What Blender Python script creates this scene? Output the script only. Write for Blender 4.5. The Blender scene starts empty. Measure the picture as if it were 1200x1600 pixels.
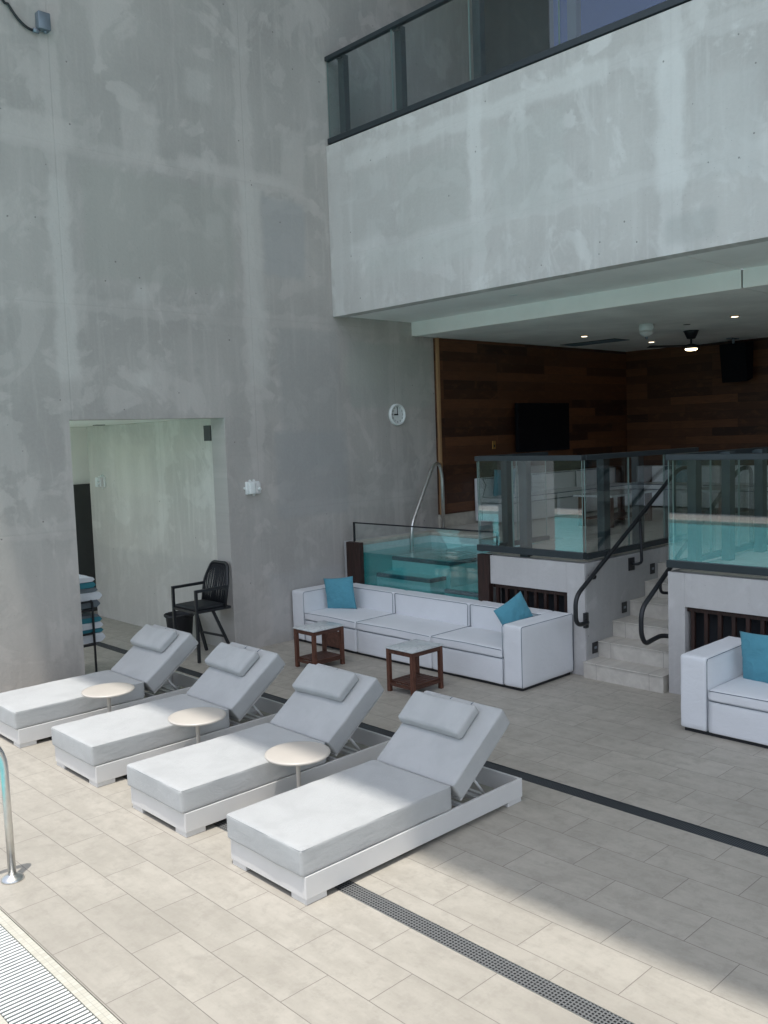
import bpy, bmesh, math, random
from mathutils import Vector, Matrix, noise
random.seed(7)
S = bpy.context.scene
COL = S.collection
R = math.radians

# ------------------------------------------------------------ camera
cam_d = bpy.data.cameras.new('camera'); cam = bpy.data.objects.new('camera', cam_d); COL.objects.link(cam)
S.camera = cam
_r = Vector((0.724083, -0.688859, -0.034312)); _u = Vector((0.082403, 0.03701, 0.995912)); _f = Vector((0.684773, 0.72395, -0.083563))
cam.matrix_world = Matrix(((_r.x, _u.x, -_f.x, 0), (_r.y, _u.y, -_f.y, 0), (_r.z, _u.z, -_f.z, 2.6), (0, 0, 0, 1)))
cam_d.sensor_fit = 'VERTICAL'; cam_d.sensor_height = 36; cam_d.lens = 31.6793
cam_d.clip_start = 0.05; cam_d.clip_end = 2000

# ------------------------------------------------------------ sky, sun, exposure
SUN = Vector((-0.19, -0.14, 1.0)).normalized()
w = bpy.data.worlds.new('World'); S.world = w; w.use_nodes = True
nt = w.node_tree; nt.nodes.clear()
sky = nt.nodes.new('ShaderNodeTexSky'); sky.sky_type = 'NISHITA'; sky.sun_disc = False
sky.sun_elevation = math.asin(SUN.z); sky.sun_rotation = math.atan2(SUN.x, SUN.y)
sky.dust_density = 2.0; sky.ozone_density = 1.0
bg = nt.nodes.new('ShaderNodeBackground'); bg.inputs['Strength'].default_value = 0.15
wo = nt.nodes.new('ShaderNodeOutputWorld')
hs = nt.nodes.new('ShaderNodeHueSaturation'); hs.inputs['Saturation'].default_value = 0.56
nt.links.new(sky.outputs[0], hs.inputs['Color']); nt.links.new(hs.outputs[0], bg.inputs[0]); nt.links.new(bg.outputs[0], wo.inputs[0])
sd = bpy.data.lights.new('sun', 'SUN'); sd.energy = 1.95; sd.angle = R(0.55); sd.color = (1, 0.955, 0.89)
so = bpy.data.objects.new('sun', sd); COL.objects.link(so)
so.rotation_euler = (-SUN).to_track_quat('-Z', 'Y').to_euler()
S.view_settings.view_transform = 'Standard'; S.view_settings.look = 'None'
S.view_settings.exposure = 0.85; S.view_settings.gamma = 1
try:
    S.cycles.max_bounces = 10; S.cycles.transparent_max_bounces = 24; S.cycles.diffuse_bounces = 8
except Exception: pass

# ------------------------------------------------------------ node helper
class N:
    def __init__(s, name):
        s.m = bpy.data.materials.new(name); s.m.use_nodes = True
        s.t = s.m.node_tree; s.t.nodes.clear()
        s.out = s.t.nodes.new('ShaderNodeOutputMaterial')
    def n(s, typ, ins=None, **kw):
        nd = s.t.nodes.new('ShaderNode' + typ)
        for k, v in kw.items(): setattr(nd, k, v)
        for k, v in (ins or {}).items(): s.set(nd.inputs[k], v)
        return nd
    def set(s, sock, v):
        if hasattr(v, 'is_linked') or hasattr(v, 'links'): s.t.links.new(v, sock)
        else: sock.default_value = v
    def math(s, op, a, b=0.0, c=None, clamp=False):
        nd = s.t.nodes.new('ShaderNodeMath'); nd.operation = op; nd.use_clamp = clamp
        s.set(nd.inputs[0], a); s.set(nd.inputs[1], b)
        if c is not None: s.set(nd.inputs[2], c)
        return nd.outputs[0]
    def mix(s, f, a, b, mode='MIX'):
        nd = s.t.nodes.new('ShaderNodeMix'); nd.data_type = 'RGBA'; nd.blend_type = mode
        s.set(nd.inputs[0], f); s.set(nd.inputs[6], a if not isinstance(a, tuple) else (*a, 1)[:4]); s.set(nd.inputs[7], b if not isinstance(b, tuple) else (*b, 1)[:4])
        return nd.outputs[2]
    def sep(s, v):
        nd = s.t.nodes.new('ShaderNodeSeparateXYZ'); s.set(nd.inputs[0], v); return nd.outputs
    def comb(s, x=0.0, y=0.0, z=0.0):
        nd = s.t.nodes.new('ShaderNodeCombineXYZ'); s.set(nd.inputs[0], x); s.set(nd.inputs[1], y); s.set(nd.inputs[2], z); return nd.outputs[0]
    def pos(s): return s.n('NewGeometry').outputs['Position']
    def obj(s): return s.n('TexCoord').outputs['Object']
    def noise(s, vec, scale, detail=4, rough=0.5, dist=0.0):
        return s.n('TexNoise', {'Vector': vec, 'Scale': scale, 'Detail': detail, 'Roughness': rough, 'Distortion': dist}).outputs[0]
    def step(s, v, a, b, lo=0.0, hi=1.0):
        nd = s.n('MapRange', {'Value': v, 1: a, 2: b, 3: lo, 4: hi}, interpolation_type='SMOOTHSTEP'); return nd.outputs[0]
    def bump(s, h, strength=0.2, dist=0.01, nrm=None):
        i = {'Height': h, 'Strength': strength, 'Distance': dist}
        if nrm is not None: i['Normal'] = nrm
        return s.n('Bump', i).outputs[0]
    def bsdf(s, color, rough=0.5, metal=0.0, normal=None, spec=0.5, **kw):
        i = {'Base Color': color if not isinstance(color, tuple) else (*color, 1)[:4], 'Roughness': rough, 'Metallic': metal, 'Specular IOR Level': spec}
        if normal is not None: i['Normal'] = normal
        i.update(kw)
        b = s.n('BsdfPrincipled', i); s.t.links.new(b.outputs[0], s.out.inputs[0]); return b

def simple(name, col, rough=0.5, metal=0.0, var=0.06, nscale=12, bump=0.0, spec=0.5):
    k = N(name); p = k.pos()
    n1 = k.noise(p, nscale, 4, 0.6)
    c = k.mix(k.step(n1, 0.3, 0.7), tuple(x * (1 - var) for x in col), tuple(min(1, x * (1 + var)) for x in col))
    r = k.math('ADD', rough, k.math('MULTIPLY', k.math('SUBTRACT', n1, 0.5), 0.12))
    nr = k.bump(k.noise(p, nscale * 12, 3), bump, 0.003) if bump else None
    k.bsdf(c, r, metal, nr, spec)
    return k.m

def concrete(name, ax, base, light, dark, joints=(), zj=(), patches=(), streak=0.5, blot=1.0, line=1.0):
    """board-formed concrete: u runs along the wall, joints are the filled formwork joints"""
    k = N(name); p = k.pos(); x, y, z = k.sep(p)
    u = x if ax == 'x' else y
    v = k.comb(u, 0.0, z)
    n_big = k.noise(v, 0.55, 5, 0.55)
    n_mid = k.noise(v, 1.7, 6, 0.6, 0.6)
    n_fine = k.noise(v, 26, 4, 0.6)
    vs = k.comb(k.math('MULTIPLY', u, 1.0), 0.0, k.math('MULTIPLY', z, 0.09))
    n_str = k.noise(vs, 9, 5, 0.65)
    n_str2 = k.noise(k.comb(u, 3.0, k.math('MULTIPLY', z, 0.25)), 2.2, 4, 0.6)
    c = k.mix(k.step(n_big, 0.36, 0.64), dark, base)
    # trowelled repair patches with soft but visible outlines
    c = k.mix(k.math('MULTIPLY', k.step(n_mid, 0.53, 0.60), 0.5 * blot), c, light)
    n_m2 = k.noise(k.comb(u, 7.0, z), 0.9, 7, 0.62, 1.2)
    c = k.mix(k.math('MULTIPLY', k.step(n_m2, 0.555, 0.60), 0.32 * blot), c, light)
    n_m3 = k.noise(k.comb(u, 13.0, z), 1.3, 6, 0.6, 0.8)
    c = k.mix(k.math('MULTIPLY', k.step(n_m3, 0.56, 0.62), 0.45 * blot), c, dark)
    n_bd = k.noise(k.comb(u, 21.0, k.math('MULTIPLY', z, 0.05)), 2.4, 3, 0.5)
    c = k.mix(k.step(n_bd, 0.42, 0.6, 0, 0.35), c, dark)
    c = k.mix(k.math('MULTIPLY', k.step(n_str, 0.48, 0.72), 0.35 * streak), c, light)
    c = k.mix(k.math('MULTIPLY', k.step(n_str2, 0.5, 0.3), 0.30 * streak), c, dark)
    wob = k.math('MULTIPLY', k.math('SUBTRACT', k.noise(v, 2.6, 5, 0.6), 0.5), 0.34)
    wob2 = k.math('MULTIPLY', k.math('SUBTRACT', k.noise(k.comb(u, 5.0, z), 2.6, 5, 0.6), 0.5), 0.34)
    gate = k.step(k.noise(k.comb(u, 9.0, z), 0.7, 3), 0.38, 0.52)
    hgt = n_fine
    for j in joints:
        d = k.math('ABSOLUTE', k.math('SUBTRACT', k.math('ADD', u, wob), j))
        c = k.mix(k.math('MULTIPLY', k.math('MULTIPLY', k.step(d, 0.13, 0.08), gate), 0.45), c, light)
        d0 = k.math('ABSOLUTE', k.math('SUBTRACT', u, j))
        ln = k.step(d0, 0.012, 0.004)
        c = k.mix(k.math('MULTIPLY', ln, k.math('MULTIPLY', gate, 0.28 * line)), c, tuple(q * 0.7 for q in dark))
        hgt = k.math('SUBTRACT', hgt, k.math('MULTIPLY', ln, line))
    for j in zj:
        d = k.math('ABSOLUTE', k.math('SUBTRACT', k.math('ADD', z, wob2), j))
        c = k.mix(k.math('MULTIPLY', k.math('MULTIPLY', k.step(d, 0.11, 0.06), gate), 0.3), c, light)
        d0 = k.math('ABSOLUTE', k.math('SUBTRACT', z, j))
        ln = k.step(d0, 0.012, 0.004)
        c = k.mix(k.math('MULTIPLY', ln, k.math('MULTIPLY', gate, 0.22 * line)), c, tuple(q * 0.7 for q in dark))
        hgt = k.math('SUBTRACT', hgt, k.math('MULTIPLY', ln, 0.6 * line))
    for (u0, u1, z0, z1, col, amt) in patches:
        e = 0.05
        uu = k.math('ADD', u, k.math('MULTIPLY', wob, 0.5)); zz = k.math('ADD', z, k.math('MULTIPLY', wob2, 0.5))
        mu = k.math('MULTIPLY', k.step(uu, u0 - e, u0 + e), k.step(uu, u1 + e, u1 - e))
        mz = k.math('MULTIPLY', k.step(zz, z0 - e, z0 + e), k.step(zz, z1 + e, z1 - e))
        c = k.mix(k.math('MULTIPLY', k.math('MULTIPLY', mu, mz), k.math('MULTIPLY', k.step(n_fine, 0.2, 0.6, 0.75, 1.0), amt)), c, col)
    # bug holes
    vor = k.n('TexVoronoi', {'Vector': v, 'Scale': 7.0, 'Randomness': 1.0})
    hole = k.math('MULTIPLY', k.step(vor.outputs['Distance'], 0.085, 0.045), k.step(k.sep(vor.outputs['Color'])[0], 0.80, 0.84))
    c = k.mix(k.math('MULTIPLY', hole, 0.75), c, tuple(q * 0.35 for q in dark))
    vor2 = k.n('TexVoronoi', {'Vector': k.comb(u, 4.0, z), 'Scale': 22.0})
    hole2 = k.math('MULTIPLY', k.step(vor2.outputs['Distance'], 0.10, 0.05), k.step(k.sep(vor2.outputs['Color'])[1], 0.86, 0.9))
    c = k.mix(k.math('MULTIPLY', hole2, k.math('MULTIPLY', k.step(n_big, 0.5, 0.6), 0.6)), c, tuple(q * 0.4 for q in dark))
    c = k.mix(k.step(n_fine, 0.3, 0.75, 0.0, 0.14), c, light)
    hgt = k.math('SUBTRACT', k.math('ADD', k.math('MULTIPLY', hgt, 0.4), k.math('MULTIPLY', n_mid, 0.5)), hole)
    k.bsdf(c, k.step(n_mid, 0.3, 0.7, 0.62, 0.85), 0.0, k.bump(hgt, 0.35, 0.02), 0.3)
    return k.m

CL = (0.545, 0.515, 0.482); CD = (0.365, 0.347, 0.325); CB = (0.440, 0.418, 0.390)
G = (0.575, 0.56, 0.525); W_ = (0.66, 0.645, 0.605)
M = {}
M['wall'] = concrete('left_wall_concrete', 'x', CB, CL, CD, (4.24, 6.62, 9.05), (1.72, 4.11, 5.75),
    [(5.03, 5.22, 4.18, 4.37, W_, .35), (6.03, 6.26, 5.02, 5.3, W_, .35), (3.68, 4.43, 5.7, 6.0, CL, .6), (5.0, 5.45, 5.7, 6.4, CL, .5),
     (6.55, 6.83, 3.3, 5.7, G, .45), (4.12, 4.34, 3.3, 5.4, G, .5), (6.85, 7.5, 4.65, 5.6, (.34, .345, .345), .6), (7.2, 7.55, 5.72, 6.5, CL, .4),
     (5.03, 5.22, 3.25, 3.42, W_, .3), (5.84, 6.18, 6.56, 6.9, W_, .25), (5.7, 7.2, 5.75, 5.9, CL, .6), (6.15, 6.23, 4.3, 4.5, W_, .35),
     (4.5, 6.4, 4.4, 5.6, (.36, .36, .325), .5), (8.1, 8.8, 3.3, 3.7, (.43, .44, .385), .5), (7.0, 8.0, 2.2, 4.0, (.36, .36, .35), .4), (8.2, 9.8, 3.0, 3.9, (.35, .37, .34), .55), (6.9, 8.1, 1.6, 2.7, (.34, .345, .345), .5), (6.7, 8.4, .1, .9, (.40, .40, .395), .4)], 1.1, 1.15, 0.5)
M['fascia'] = concrete('fascia_concrete', 'y', (.56, .54, .512), (.67, .655, .63), (.46, .44, .418), (6.71, 9.1, 4.34), (6.1, 4.95),
    [(4.2, 4.5, 4.8, 6.05, (.73, .72, .695), .5), (6.62, 6.8, 5.2, 6.2, (.69, .68, .65), .45), (6.85, 7.95, 5.0, 5.85, (.47, .465, .435), .6),
     (8.05, 8.8, 5.1, 5.95, (.49, .48, .455), .55), (5.5, 6.5, 4.9, 5.9, (.52, .52, .49), .5), (8.86, 9.2, 4.4, 6.3, (.52, .50, .475), .6),
     (3.9, 4.4, 4.3, 4.55, (.41, .41, .39), .5), (6.6, 8.6, 4.6, 4.95, (.54, .54, .51), .5), (3.5, 4.1, 4.8, 5.7, (.53, .525, .505), .4),
     (5.0, 8.9, 6.0, 6.2, (.67, .66, .63), .45)], 1.3, 1.25, 0.25)
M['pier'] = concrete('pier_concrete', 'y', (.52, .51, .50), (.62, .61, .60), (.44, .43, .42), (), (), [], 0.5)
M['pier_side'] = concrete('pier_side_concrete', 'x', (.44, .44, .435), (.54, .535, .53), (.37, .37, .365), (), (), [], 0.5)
M['corridor'] = concrete('corridor_concrete', 'y', (.66, .635, .575), (.73, .71, .65), (.52, .50, .45), (10.9,), (), [(9.5, 13.1, -.2, 1.1, (.44, .43, .40), .45), (11.2, 12.2, 1.9, 2.6, (.68, .66, .58), .4)], 1.4, 1.1, .6)

def tile_mat(name, rowx, rowh, uoff, base, alt, grout=(.20, .18, .16), bw=0.586):
    k = N(name); x, y, z = k.sep(k.pos())
    vec = k.comb(k.math('ADD', y, uoff), k.math('ADD', x, rowx), 0.0)
    br = k.n('TexBrick', {'Vector': vec, 'Scale': 1.0, 'Color1': (0, 0, 0, 1), 'Color2': (1, 1, 1, 1), 'Mortar': (0.5, .5, .5, 1), 'Mortar Size': 0.0022,
                          'Mortar Smooth': 0.12, 'Bias': 0.0, 'Brick Width': bw, 'Row Height': rowh})
    br.offset = 0.5; br.offset_frequency = 2; br.squash = 1.0; br.squash_frequency = 1
    tint = k.sep(br.outputs['Color'])[0]
    p = k.pos()
    off = k.n('VectorMath', {0: p, 1: k.comb(k.math('MULTIPLY', tint, 7.3), k.math('MULTIPLY', tint, 3.1), tint)}, operation='ADD').outputs[0]
    st = k.n('VectorMath', {0: off, 1: (3.2, 1.0, 1.0)}, operation='MULTIPLY').outputs[0]
    n1 = k.noise(st, 2.2, 8, 0.72, 0.1); n2 = k.noise(off, 8.0, 8, 0.72, 0.15); n3 = k.noise(p, 60, 3)
    c = k.mix(k.step(n1, 0.36, 0.64), base, alt)
    c = k.mix(k.math('MULTIPLY', k.step(n2, 0.48, 0.66), 0.46), c, tuple(q * 0.80 for q in base))
    c = k.mix(k.math('MULTIPLY', k.step(n2, 0.44, 0.34), 0.30), c, tuple(min(1, q * 1.14) for q in alt))
    c = k.mix(k.math('MULTIPLY', tint, 0.27), c, tuple(q * 0.82 for q in base))
    n4 = k.noise(p, 0.7, 4)
    c = k.mix(k.step(n4, 0.48, 0.66, 0, 0.30), c, tuple(q * 0.78 for q in base))
    vor = k.n('TexVoronoi', {'Vector': p, 'Scale': 2.3})
    sp = k.math('MULTIPLY', k.step(vor.outputs['Distance'], 0.03, 0.018), k.step(k.sep(vor.outputs['Color'])[0], 0.72, 0.75))
    c = k.mix(k.math('MULTIPLY', sp, 0.7), c, (.10, .095, .09))
    c = k.mix(k.step(n3, 0.35, 0.7, 0, 0.06), c, (.3, .28, .25))
    c = k.mix(br.outputs['Fac'], c, grout)
    h = k.math('SUBTRACT', k.math('MULTIPLY', n3, 0.08), br.outputs['Fac'])
    k.bsdf(c, k.step(n2, 0.3, 0.7, 0.42, 0.62), 0.0, k.bump(h, 0.35, 0.003), 0.4)
    return k.m
TB = (.385, .358, .308); TA = (.455, .425, .368)
M['tile_near'] = tile_mat('porcelain_tile_near', -1.744 + 2.88, .2888, -4.742, TB, TA)
M['tile_far'] = tile_mat('porcelain_tile_far', -3.135 + 3.05, .305, -3.353, TB, TA)
M['tile_terrace'] = tile_mat('porcelain_tile_terrace', -9.63 + 3.05, .305, -3.353, (.55, .52, .46), (.60, .57, .51))

def stair_mat():
    k = N('stair_tile'); p = k.pos(); x, y, z = k.sep(p)
    n1 = k.noise(k.n('VectorMath', {0: p, 1: (1, 3, 3)}, operation='MULTIPLY').outputs[0], 3, 6, .6, .5)
    c = k.mix(k.step(n1, .3, .7), (.50, .47, .42), (.60, .57, .51))
    m = k.math('PINGPONG', k.math('ADD', y, -4.59), .305)
    ln = k.step(m, .0032, .0012)
    c = k.mix(k.math('MULTIPLY', ln, .8), c, (.24, .22, .2))
    k.bsdf(c, .5, 0, k.bump(k.math('MULTIPLY', ln, -1), .3, .003), .4); return k.m
M['stair'] = stair_mat()

def wood_wall_mat(ax):
    k = N('wood_cladding_' + ax); p = k.pos(); x, y, z = k.sep(p); u = x if ax == 'x' else y
    br = k.n('TexBrick', {'Vector': k.comb(u, z, 0.0), 'Scale': 1.0, 'Color1': (0, 0, 0, 1), 'Color2': (1, 1, 1, 1), 'Mortar': (.5, .5, .5, 1),
                          'Mortar Size': .0015, 'Mortar Smooth': .1, 'Bias': -0.1, 'Brick Width': 1.25, 'Row Height': .142})
    br.offset = .37; br.offset_frequency = 3; br.squash = 1.6; br.squash_frequency = 4
    t = k.sep(br.outputs['Color'])[0]
    g = k.noise(k.comb(k.math('MULTIPLY', u, .12), k.math('MULTIPLY', t, 9.0), z), 40, 6, .65, .4)
    g2 = k.noise(k.comb(k.math('MULTIPLY', u, .4), k.math('MULTIPLY', t, 5.0), z), 6, 4, .6, 1.5)
    c = k.mix(t, (.024, .009, .005), (.155, .062, .026))
    c = k.mix(k.step(g, .35, .7, 0, .5), c, (.05, .02, .01))
    c = k.mix(k.step(g2, .5, .7, 0, .3), c, (.17, .075, .03))
    c = k.mix(br.outputs['Fac'], c, (.01, .005, .003))
    k.bsdf(c, .5, 0, k.bump(k.math('SUBTRACT', k.math('MULTIPLY', g, .3), br.outputs['Fac']), .4, .004), .4); return k.m
M['wood_x'] = wood_wall_mat('x'); M['wood_y'] = wood_wall_mat('y')

def wood_mat(name, a, b, stretch, rough=.55):
    k = N(name); o = k.obj()
    v = k.n('VectorMath', {0: o, 1: stretch}, operation='MULTIPLY').outputs[0]
    g = k.noise(v, 30, 6, .65, .6); g2 = k.noise(v, 7, 3)
    c = k.mix(k.step(g, .3, .72), a, b); c = k.mix(k.step(g2, .45, .7, 0, .35), c, a)
    k.bsdf(c, rough, 0, k.bump(g, .2, .002), .4); return k.m
M['teak'] = wood_mat('teak_wood', (.078, .030, .019), (.155, .063, .038), (.6, 1, .25))
M['teak_slat'] = wood_mat('teak_wood_slat', (.058, .024, .016), (.125, .054, .035), (.15, 1, 1))
M['ipe'] = wood_mat('dark_ipe_wood', (.018, .009, .007), (.046, .021, .016), (1, 1, .15))
M['trim'] = wood_mat('light_wood_trim', (.30, .17, .085), (.42, .26, .13), (1, 1, .1))

def fabric(name, col, stain=.12, scale=420, bump=.25, rough=.92, spec=.2, wr=.0, uv=None):
    k = N(name); oi = k.n('ObjectInfo').outputs['Random']
    o = k.n('VectorMath', {0: k.obj(), 1: k.comb(k.math('MULTIPLY', oi, 37.0), k.math('MULTIPLY', oi, 11.0), oi)}, operation='ADD').outputs[0]
    n = k.noise(o, scale, 2, .6); n2 = k.noise(o, 3.2, 5, .6, .4); n3 = k.noise(o, 14, 4, .6)
    wv = k.n('TexWave', {'Vector': o, 'Scale': scale * .55, 'Distortion': 1.5}, wave_type='BANDS', bands_direction='Y').outputs[1]
    c = k.mix(k.step(n2, .35, .7), col, tuple(q * (1 - stain) for q in col))
    c = k.mix(k.step(n3, .58, .72, 0, .25), c, tuple(q * (1 - stain * 1.6) for q in col))
    c = k.mix(k.step(n, .35, .7, 0, .18), c, tuple(q * .78 for q in col))
    h = k.math('ADD', k.math('MULTIPLY', n, .5), k.math('MULTIPLY', wv, .3))
    nb = k.bump(h, bump, .0015)
    if wr:
        o2 = k.n('VectorMath', {0: o, 1: (1.0, 1.6, 2.2)}, operation='MULTIPLY').outputs[0]
        nb = k.bump(k.noise(o2, 7, 4, .55, 1.4), wr, .02, nb)
    b = k.bsdf(c, rough, 0, nb, spec); b.inputs['Sheen Weight'].default_value = .12
    return k.m
M['sling'] = fabric('lounger_fabric', (.475, .485, .482), .10, 420, .35, wr=.14)
M['teal'] = fabric('teal_cushion_fabric', (.10, .32, .41), .12, 500, .3, wr=.5)
M['vinyl'] = fabric('sofa_upholstery', (.74, .755, .775), .04, 600, .12, .62, .4, wr=.18)
M['towel_w'] = fabric('towel_white', (.72, .75, .78), .08, 260, .8, wr=.4)
M['towel_t'] = fabric('towel_teal', (.05, .22, .27), .15, 260, .8, wr=.4)
M['towel_g'] = fabric('towel_grey', (.16, .19, .21), .15, 260, .8, wr=.4)
M['piping'] = simple('navy_piping', (.075, .11, .15), .6)
M['frame'] = simple('white_powder_coat', (.66, .655, .64), .38, 0, .03, 3, .05)
M['mushroom'] = simple('beige_lacquer', (.54, .50, .445), .34, 0, .03, 4)
M['black'] = simple('black_metal', (.012, .014, .017), .42, 0, .1, 20)
M['blackplastic'] = simple('black_plastic', (.012, .013, .016), .6)
M['rail'] = simple('charcoal_rail', (.032, .042, .048), .42, .2, .08, 8)
M['post'] = simple('grey_green_post', (.050, .068, .075), .45, .2, .06, 8)
M['steel'] = simple('brushed_steel', (.66, .66, .64), .33, 1.0, .05, 30)
M['cane'] = simple('woven_black_cord', (.010, .012, .015), .65)
M['white'] = simple('white_plastic', (.74, .77, .75), .45, 0, .03, 10)
M['offwhite'] = simple('painted_soffit', (.90, .89, .86), .75, 0, .05, 1.2, .1)
M['ceil'] = simple('painted_ceiling', (.84, .82, .78), .8, 0, .09, 1.4, .15)
M['whitewall'] = simple('white_painted_wall', (.84, .87, .80), .7, 0, .03, 1)
M['darkdoor'] = simple('dark_door', (.035, .04, .036), .5)
M['greymetal'] = simple('grey_metal_box', (.20, .24, .28), .4, .5)
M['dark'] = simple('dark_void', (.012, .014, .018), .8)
M['screen'] = simple('black_screen', (.003, .003, .005), .6, spec=.15)
M['tvcase'] = simple('black_speaker_case', (.004, .005, .008), .75, spec=.15)
M['brass'] = simple('brass_plate', (.42, .24, .07), .4, .7)
M['grille'] = simple('dark_grille', (.06, .065, .065), .6)
M['ground'] = simple('pale_paving', (.55, .53, .48), .9, 0, .2, 1)
M['reflection_dark'] = simple('reflection_block_dark', (.05, .07, .045), .9, 0, .3, 3)  # dark green for the block added to darken the fence reflections
M['build'] = simple('upper_concrete', (.30, .31, .31), .8, 0, .1, 1)
M['upperwall'] = simple('dark_upper_facade', (.055, .065, .07), .4, 0, .15, .8)
M['coping'] = simple('travertine_coping', (.47, .44, .38), .55, 0, .12, 9, .2)

def marble():
    k = N('white_marble'); o = k.obj()
    n = k.noise(o, 4, 6, .6, 2.0)
    v = k.step(k.math('ABSOLUTE', k.math('SUBTRACT', n, .5)), .03, .0)
    c = k.mix(k.math('MULTIPLY', v, .45), (.62, .65, .65), (.32, .35, .37))
    k.bsdf(c, .22, 0, None, .5); return k.m
M['marble'] = marble()

def schlick(k, nrm=None, f0=.042):
    g_ = k.n('NewGeometry')
    c = k.math('ABSOLUTE', k.n('VectorMath', {0: nrm if nrm is not None else g_.outputs['Normal'], 1: g_.outputs['Incoming']}, operation='DOT_PRODUCT').outputs['Value'])
    return k.math('ADD', k.math('MULTIPLY', k.math('POWER', k.math('SUBTRACT', 1.0, c, clamp=True), 5.0), 1 - f0), f0)
def glass(name, tint, refl=.10, rough=0.0, ior=1.5):
    k = N(name)
    tr = k.n('BsdfTransparent', {'Color': (*tint, 1)}); gl = k.n('BsdfGlossy', {'Color': (.93, .97, 1, 1), 'Roughness': rough})
    f = k.math('ADD', schlick(k), refl, clamp=True)
    mx = k.n('MixShader', {0: f, 1: tr.outputs[0], 2: gl.outputs[0]})
    k.t.links.new(mx.outputs[0], k.out.inputs[0]); return k.m
M['glass'] = glass('fence_glass', (.915, .94, .935), .10)
M['glass_up'] = glass('balcony_glass', (.84, .885, .885), .02)
M['glassedge'] = simple('glass_edge', (.20, .28, .26), .3)
M['acrylic'] = glass('clear_acrylic', (.96, .985, .98), .02)
M['bluewin'] = simple('navy_window', (.02, .06, .24), .25, 0, .1, 1)  # plain navy surface behind the right-hand balcony panes

def water(name, tint, refl, bumps):
    k = N(name)
    nz = k.bump(k.noise(k.pos(), 5, 4, .55, 1.0), bumps, .03)
    tr = k.n('BsdfTransparent', {'Color': (*tint, 1)}); gl = k.n('BsdfGlossy', {'Color': (1, 1, 1, 1), 'Roughness': .02, 'Normal': nz})
    fr = schlick(k, nz, .02)
    mx = k.n('MixShader', {0: k.math('ADD', fr, refl, clamp=True), 1: tr.outputs[0], 2: gl.outputs[0]})
    k.t.links.new(mx.outputs[0], k.out.inputs[0]); return k.m
M['plunge_water'] = water('plunge_water', (.52, .86, .86), .03, .35)
def poolwater():
    k = N('pool_water'); p = k.pos()
    nz = k.bump(k.noise(p, 4, 4, .6, 1.5), .5, .04)
    n = k.noise(p, 1.1, 3)
    c = k.mix(n, (.11, .50, .52), (.20, .62, .63))
    k.bsdf(c, .06, 0, nz, .5); return k.m
M['pool'] = poolwater()

def mosaic(name, a, b, grout, size=.024):
    k = N(name); p = k.pos(); x, y, z = k.sep(p)
    def g(v): return k.step(k.math('PINGPONG', v, size / 2), .0012, .0004)
    nrm = k.sep(k.n('VectorMath', {0: k.n('NewGeometry').outputs['Normal']}, operation='ABSOLUTE').outputs[0])
    gx = k.math('MULTIPLY', g(x), k.math('LESS_THAN', nrm[0], .5)); gy = k.math('MULTIPLY', g(y), k.math('LESS_THAN', nrm[1], .5)); gz = k.math('MULTIPLY', g(z), k.math('LESS_THAN', nrm[2], .5))
    m = k.math('MAXIMUM', k.math('MAXIMUM', gx, gy), gz)
    wn = k.n('TexWhiteNoise', {'Vector': k.n('VectorMath', {0: p, 1: (1 / size,) * 3}, operation='MULTIPLY').outputs[0]}, noise_dimensions='3D')
    fl = k.n('VectorMath', {0: k.n('VectorMath', {0: p, 1: (1 / size,) * 3}, operation='MULTIPLY').outputs[0]}, operation='FLOOR').outputs[0]
    k.t.links.new(fl, wn.inputs['Vector'])
    c = k.mix(wn.outputs[0], a, b); c = k.mix(m, c, grout)
    k.bsdf(c, .3, 0, None, .5); return k.m
M['mosaic_light'] = mosaic('cream_mosaic', (.53, .51, .43), (.60, .58, .50), (.33, .32, .28), .03)
M['mosaic_pool'] = mosaic('pale_aqua_mosaic', (.42, .62, .62), (.50, .68, .67), (.36, .52, .52), .024)
M['mosaic_dark'] = mosaic('dark_step_mosaic', (.03, .07, .09), (.07, .12, .14), (.10, .15, .16), .024)

def drain_mat(name, base, px=.020, py=.020, hx=.34, hy=.34):
    k = N(name); x, y, z = k.sep(k.pos())
    def h(v, pit, hw): return k.step(k.math('PINGPONG', v, pit / 2), pit / 2 * (1 - 2 * hw) + .0006, pit / 2 * (1 - 2 * hw) + .0016)
    m = k.math('MULTIPLY', h(x, px, hx), h(y, py, hy))
    n = k.noise(k.pos(), 30, 4)
    c = k.mix(n, tuple(q * .8 for q in base), base); c = k.mix(m, c, (.012, .013, .014))
    k.bsdf(c, .5, .3, k.bump(k.math('MULTIPLY', m, -1), .6, .006), .4); return k.m
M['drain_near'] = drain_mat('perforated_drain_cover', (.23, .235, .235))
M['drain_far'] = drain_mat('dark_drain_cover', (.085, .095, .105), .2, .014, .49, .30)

def emis(name, col, s):
    k = N(name); e = k.n('Emission', {'Color': (*col, 1), 'Strength': s}); k.t.links.new(e.outputs[0], k.out.inputs[0]); return k.m
M['lamp'] = emis('warm_lamp', (1, .83, .52), 6.0)
M['lamp_small'] = emis('warm_downlight', (1, .86, .62), 2.2)

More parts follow.
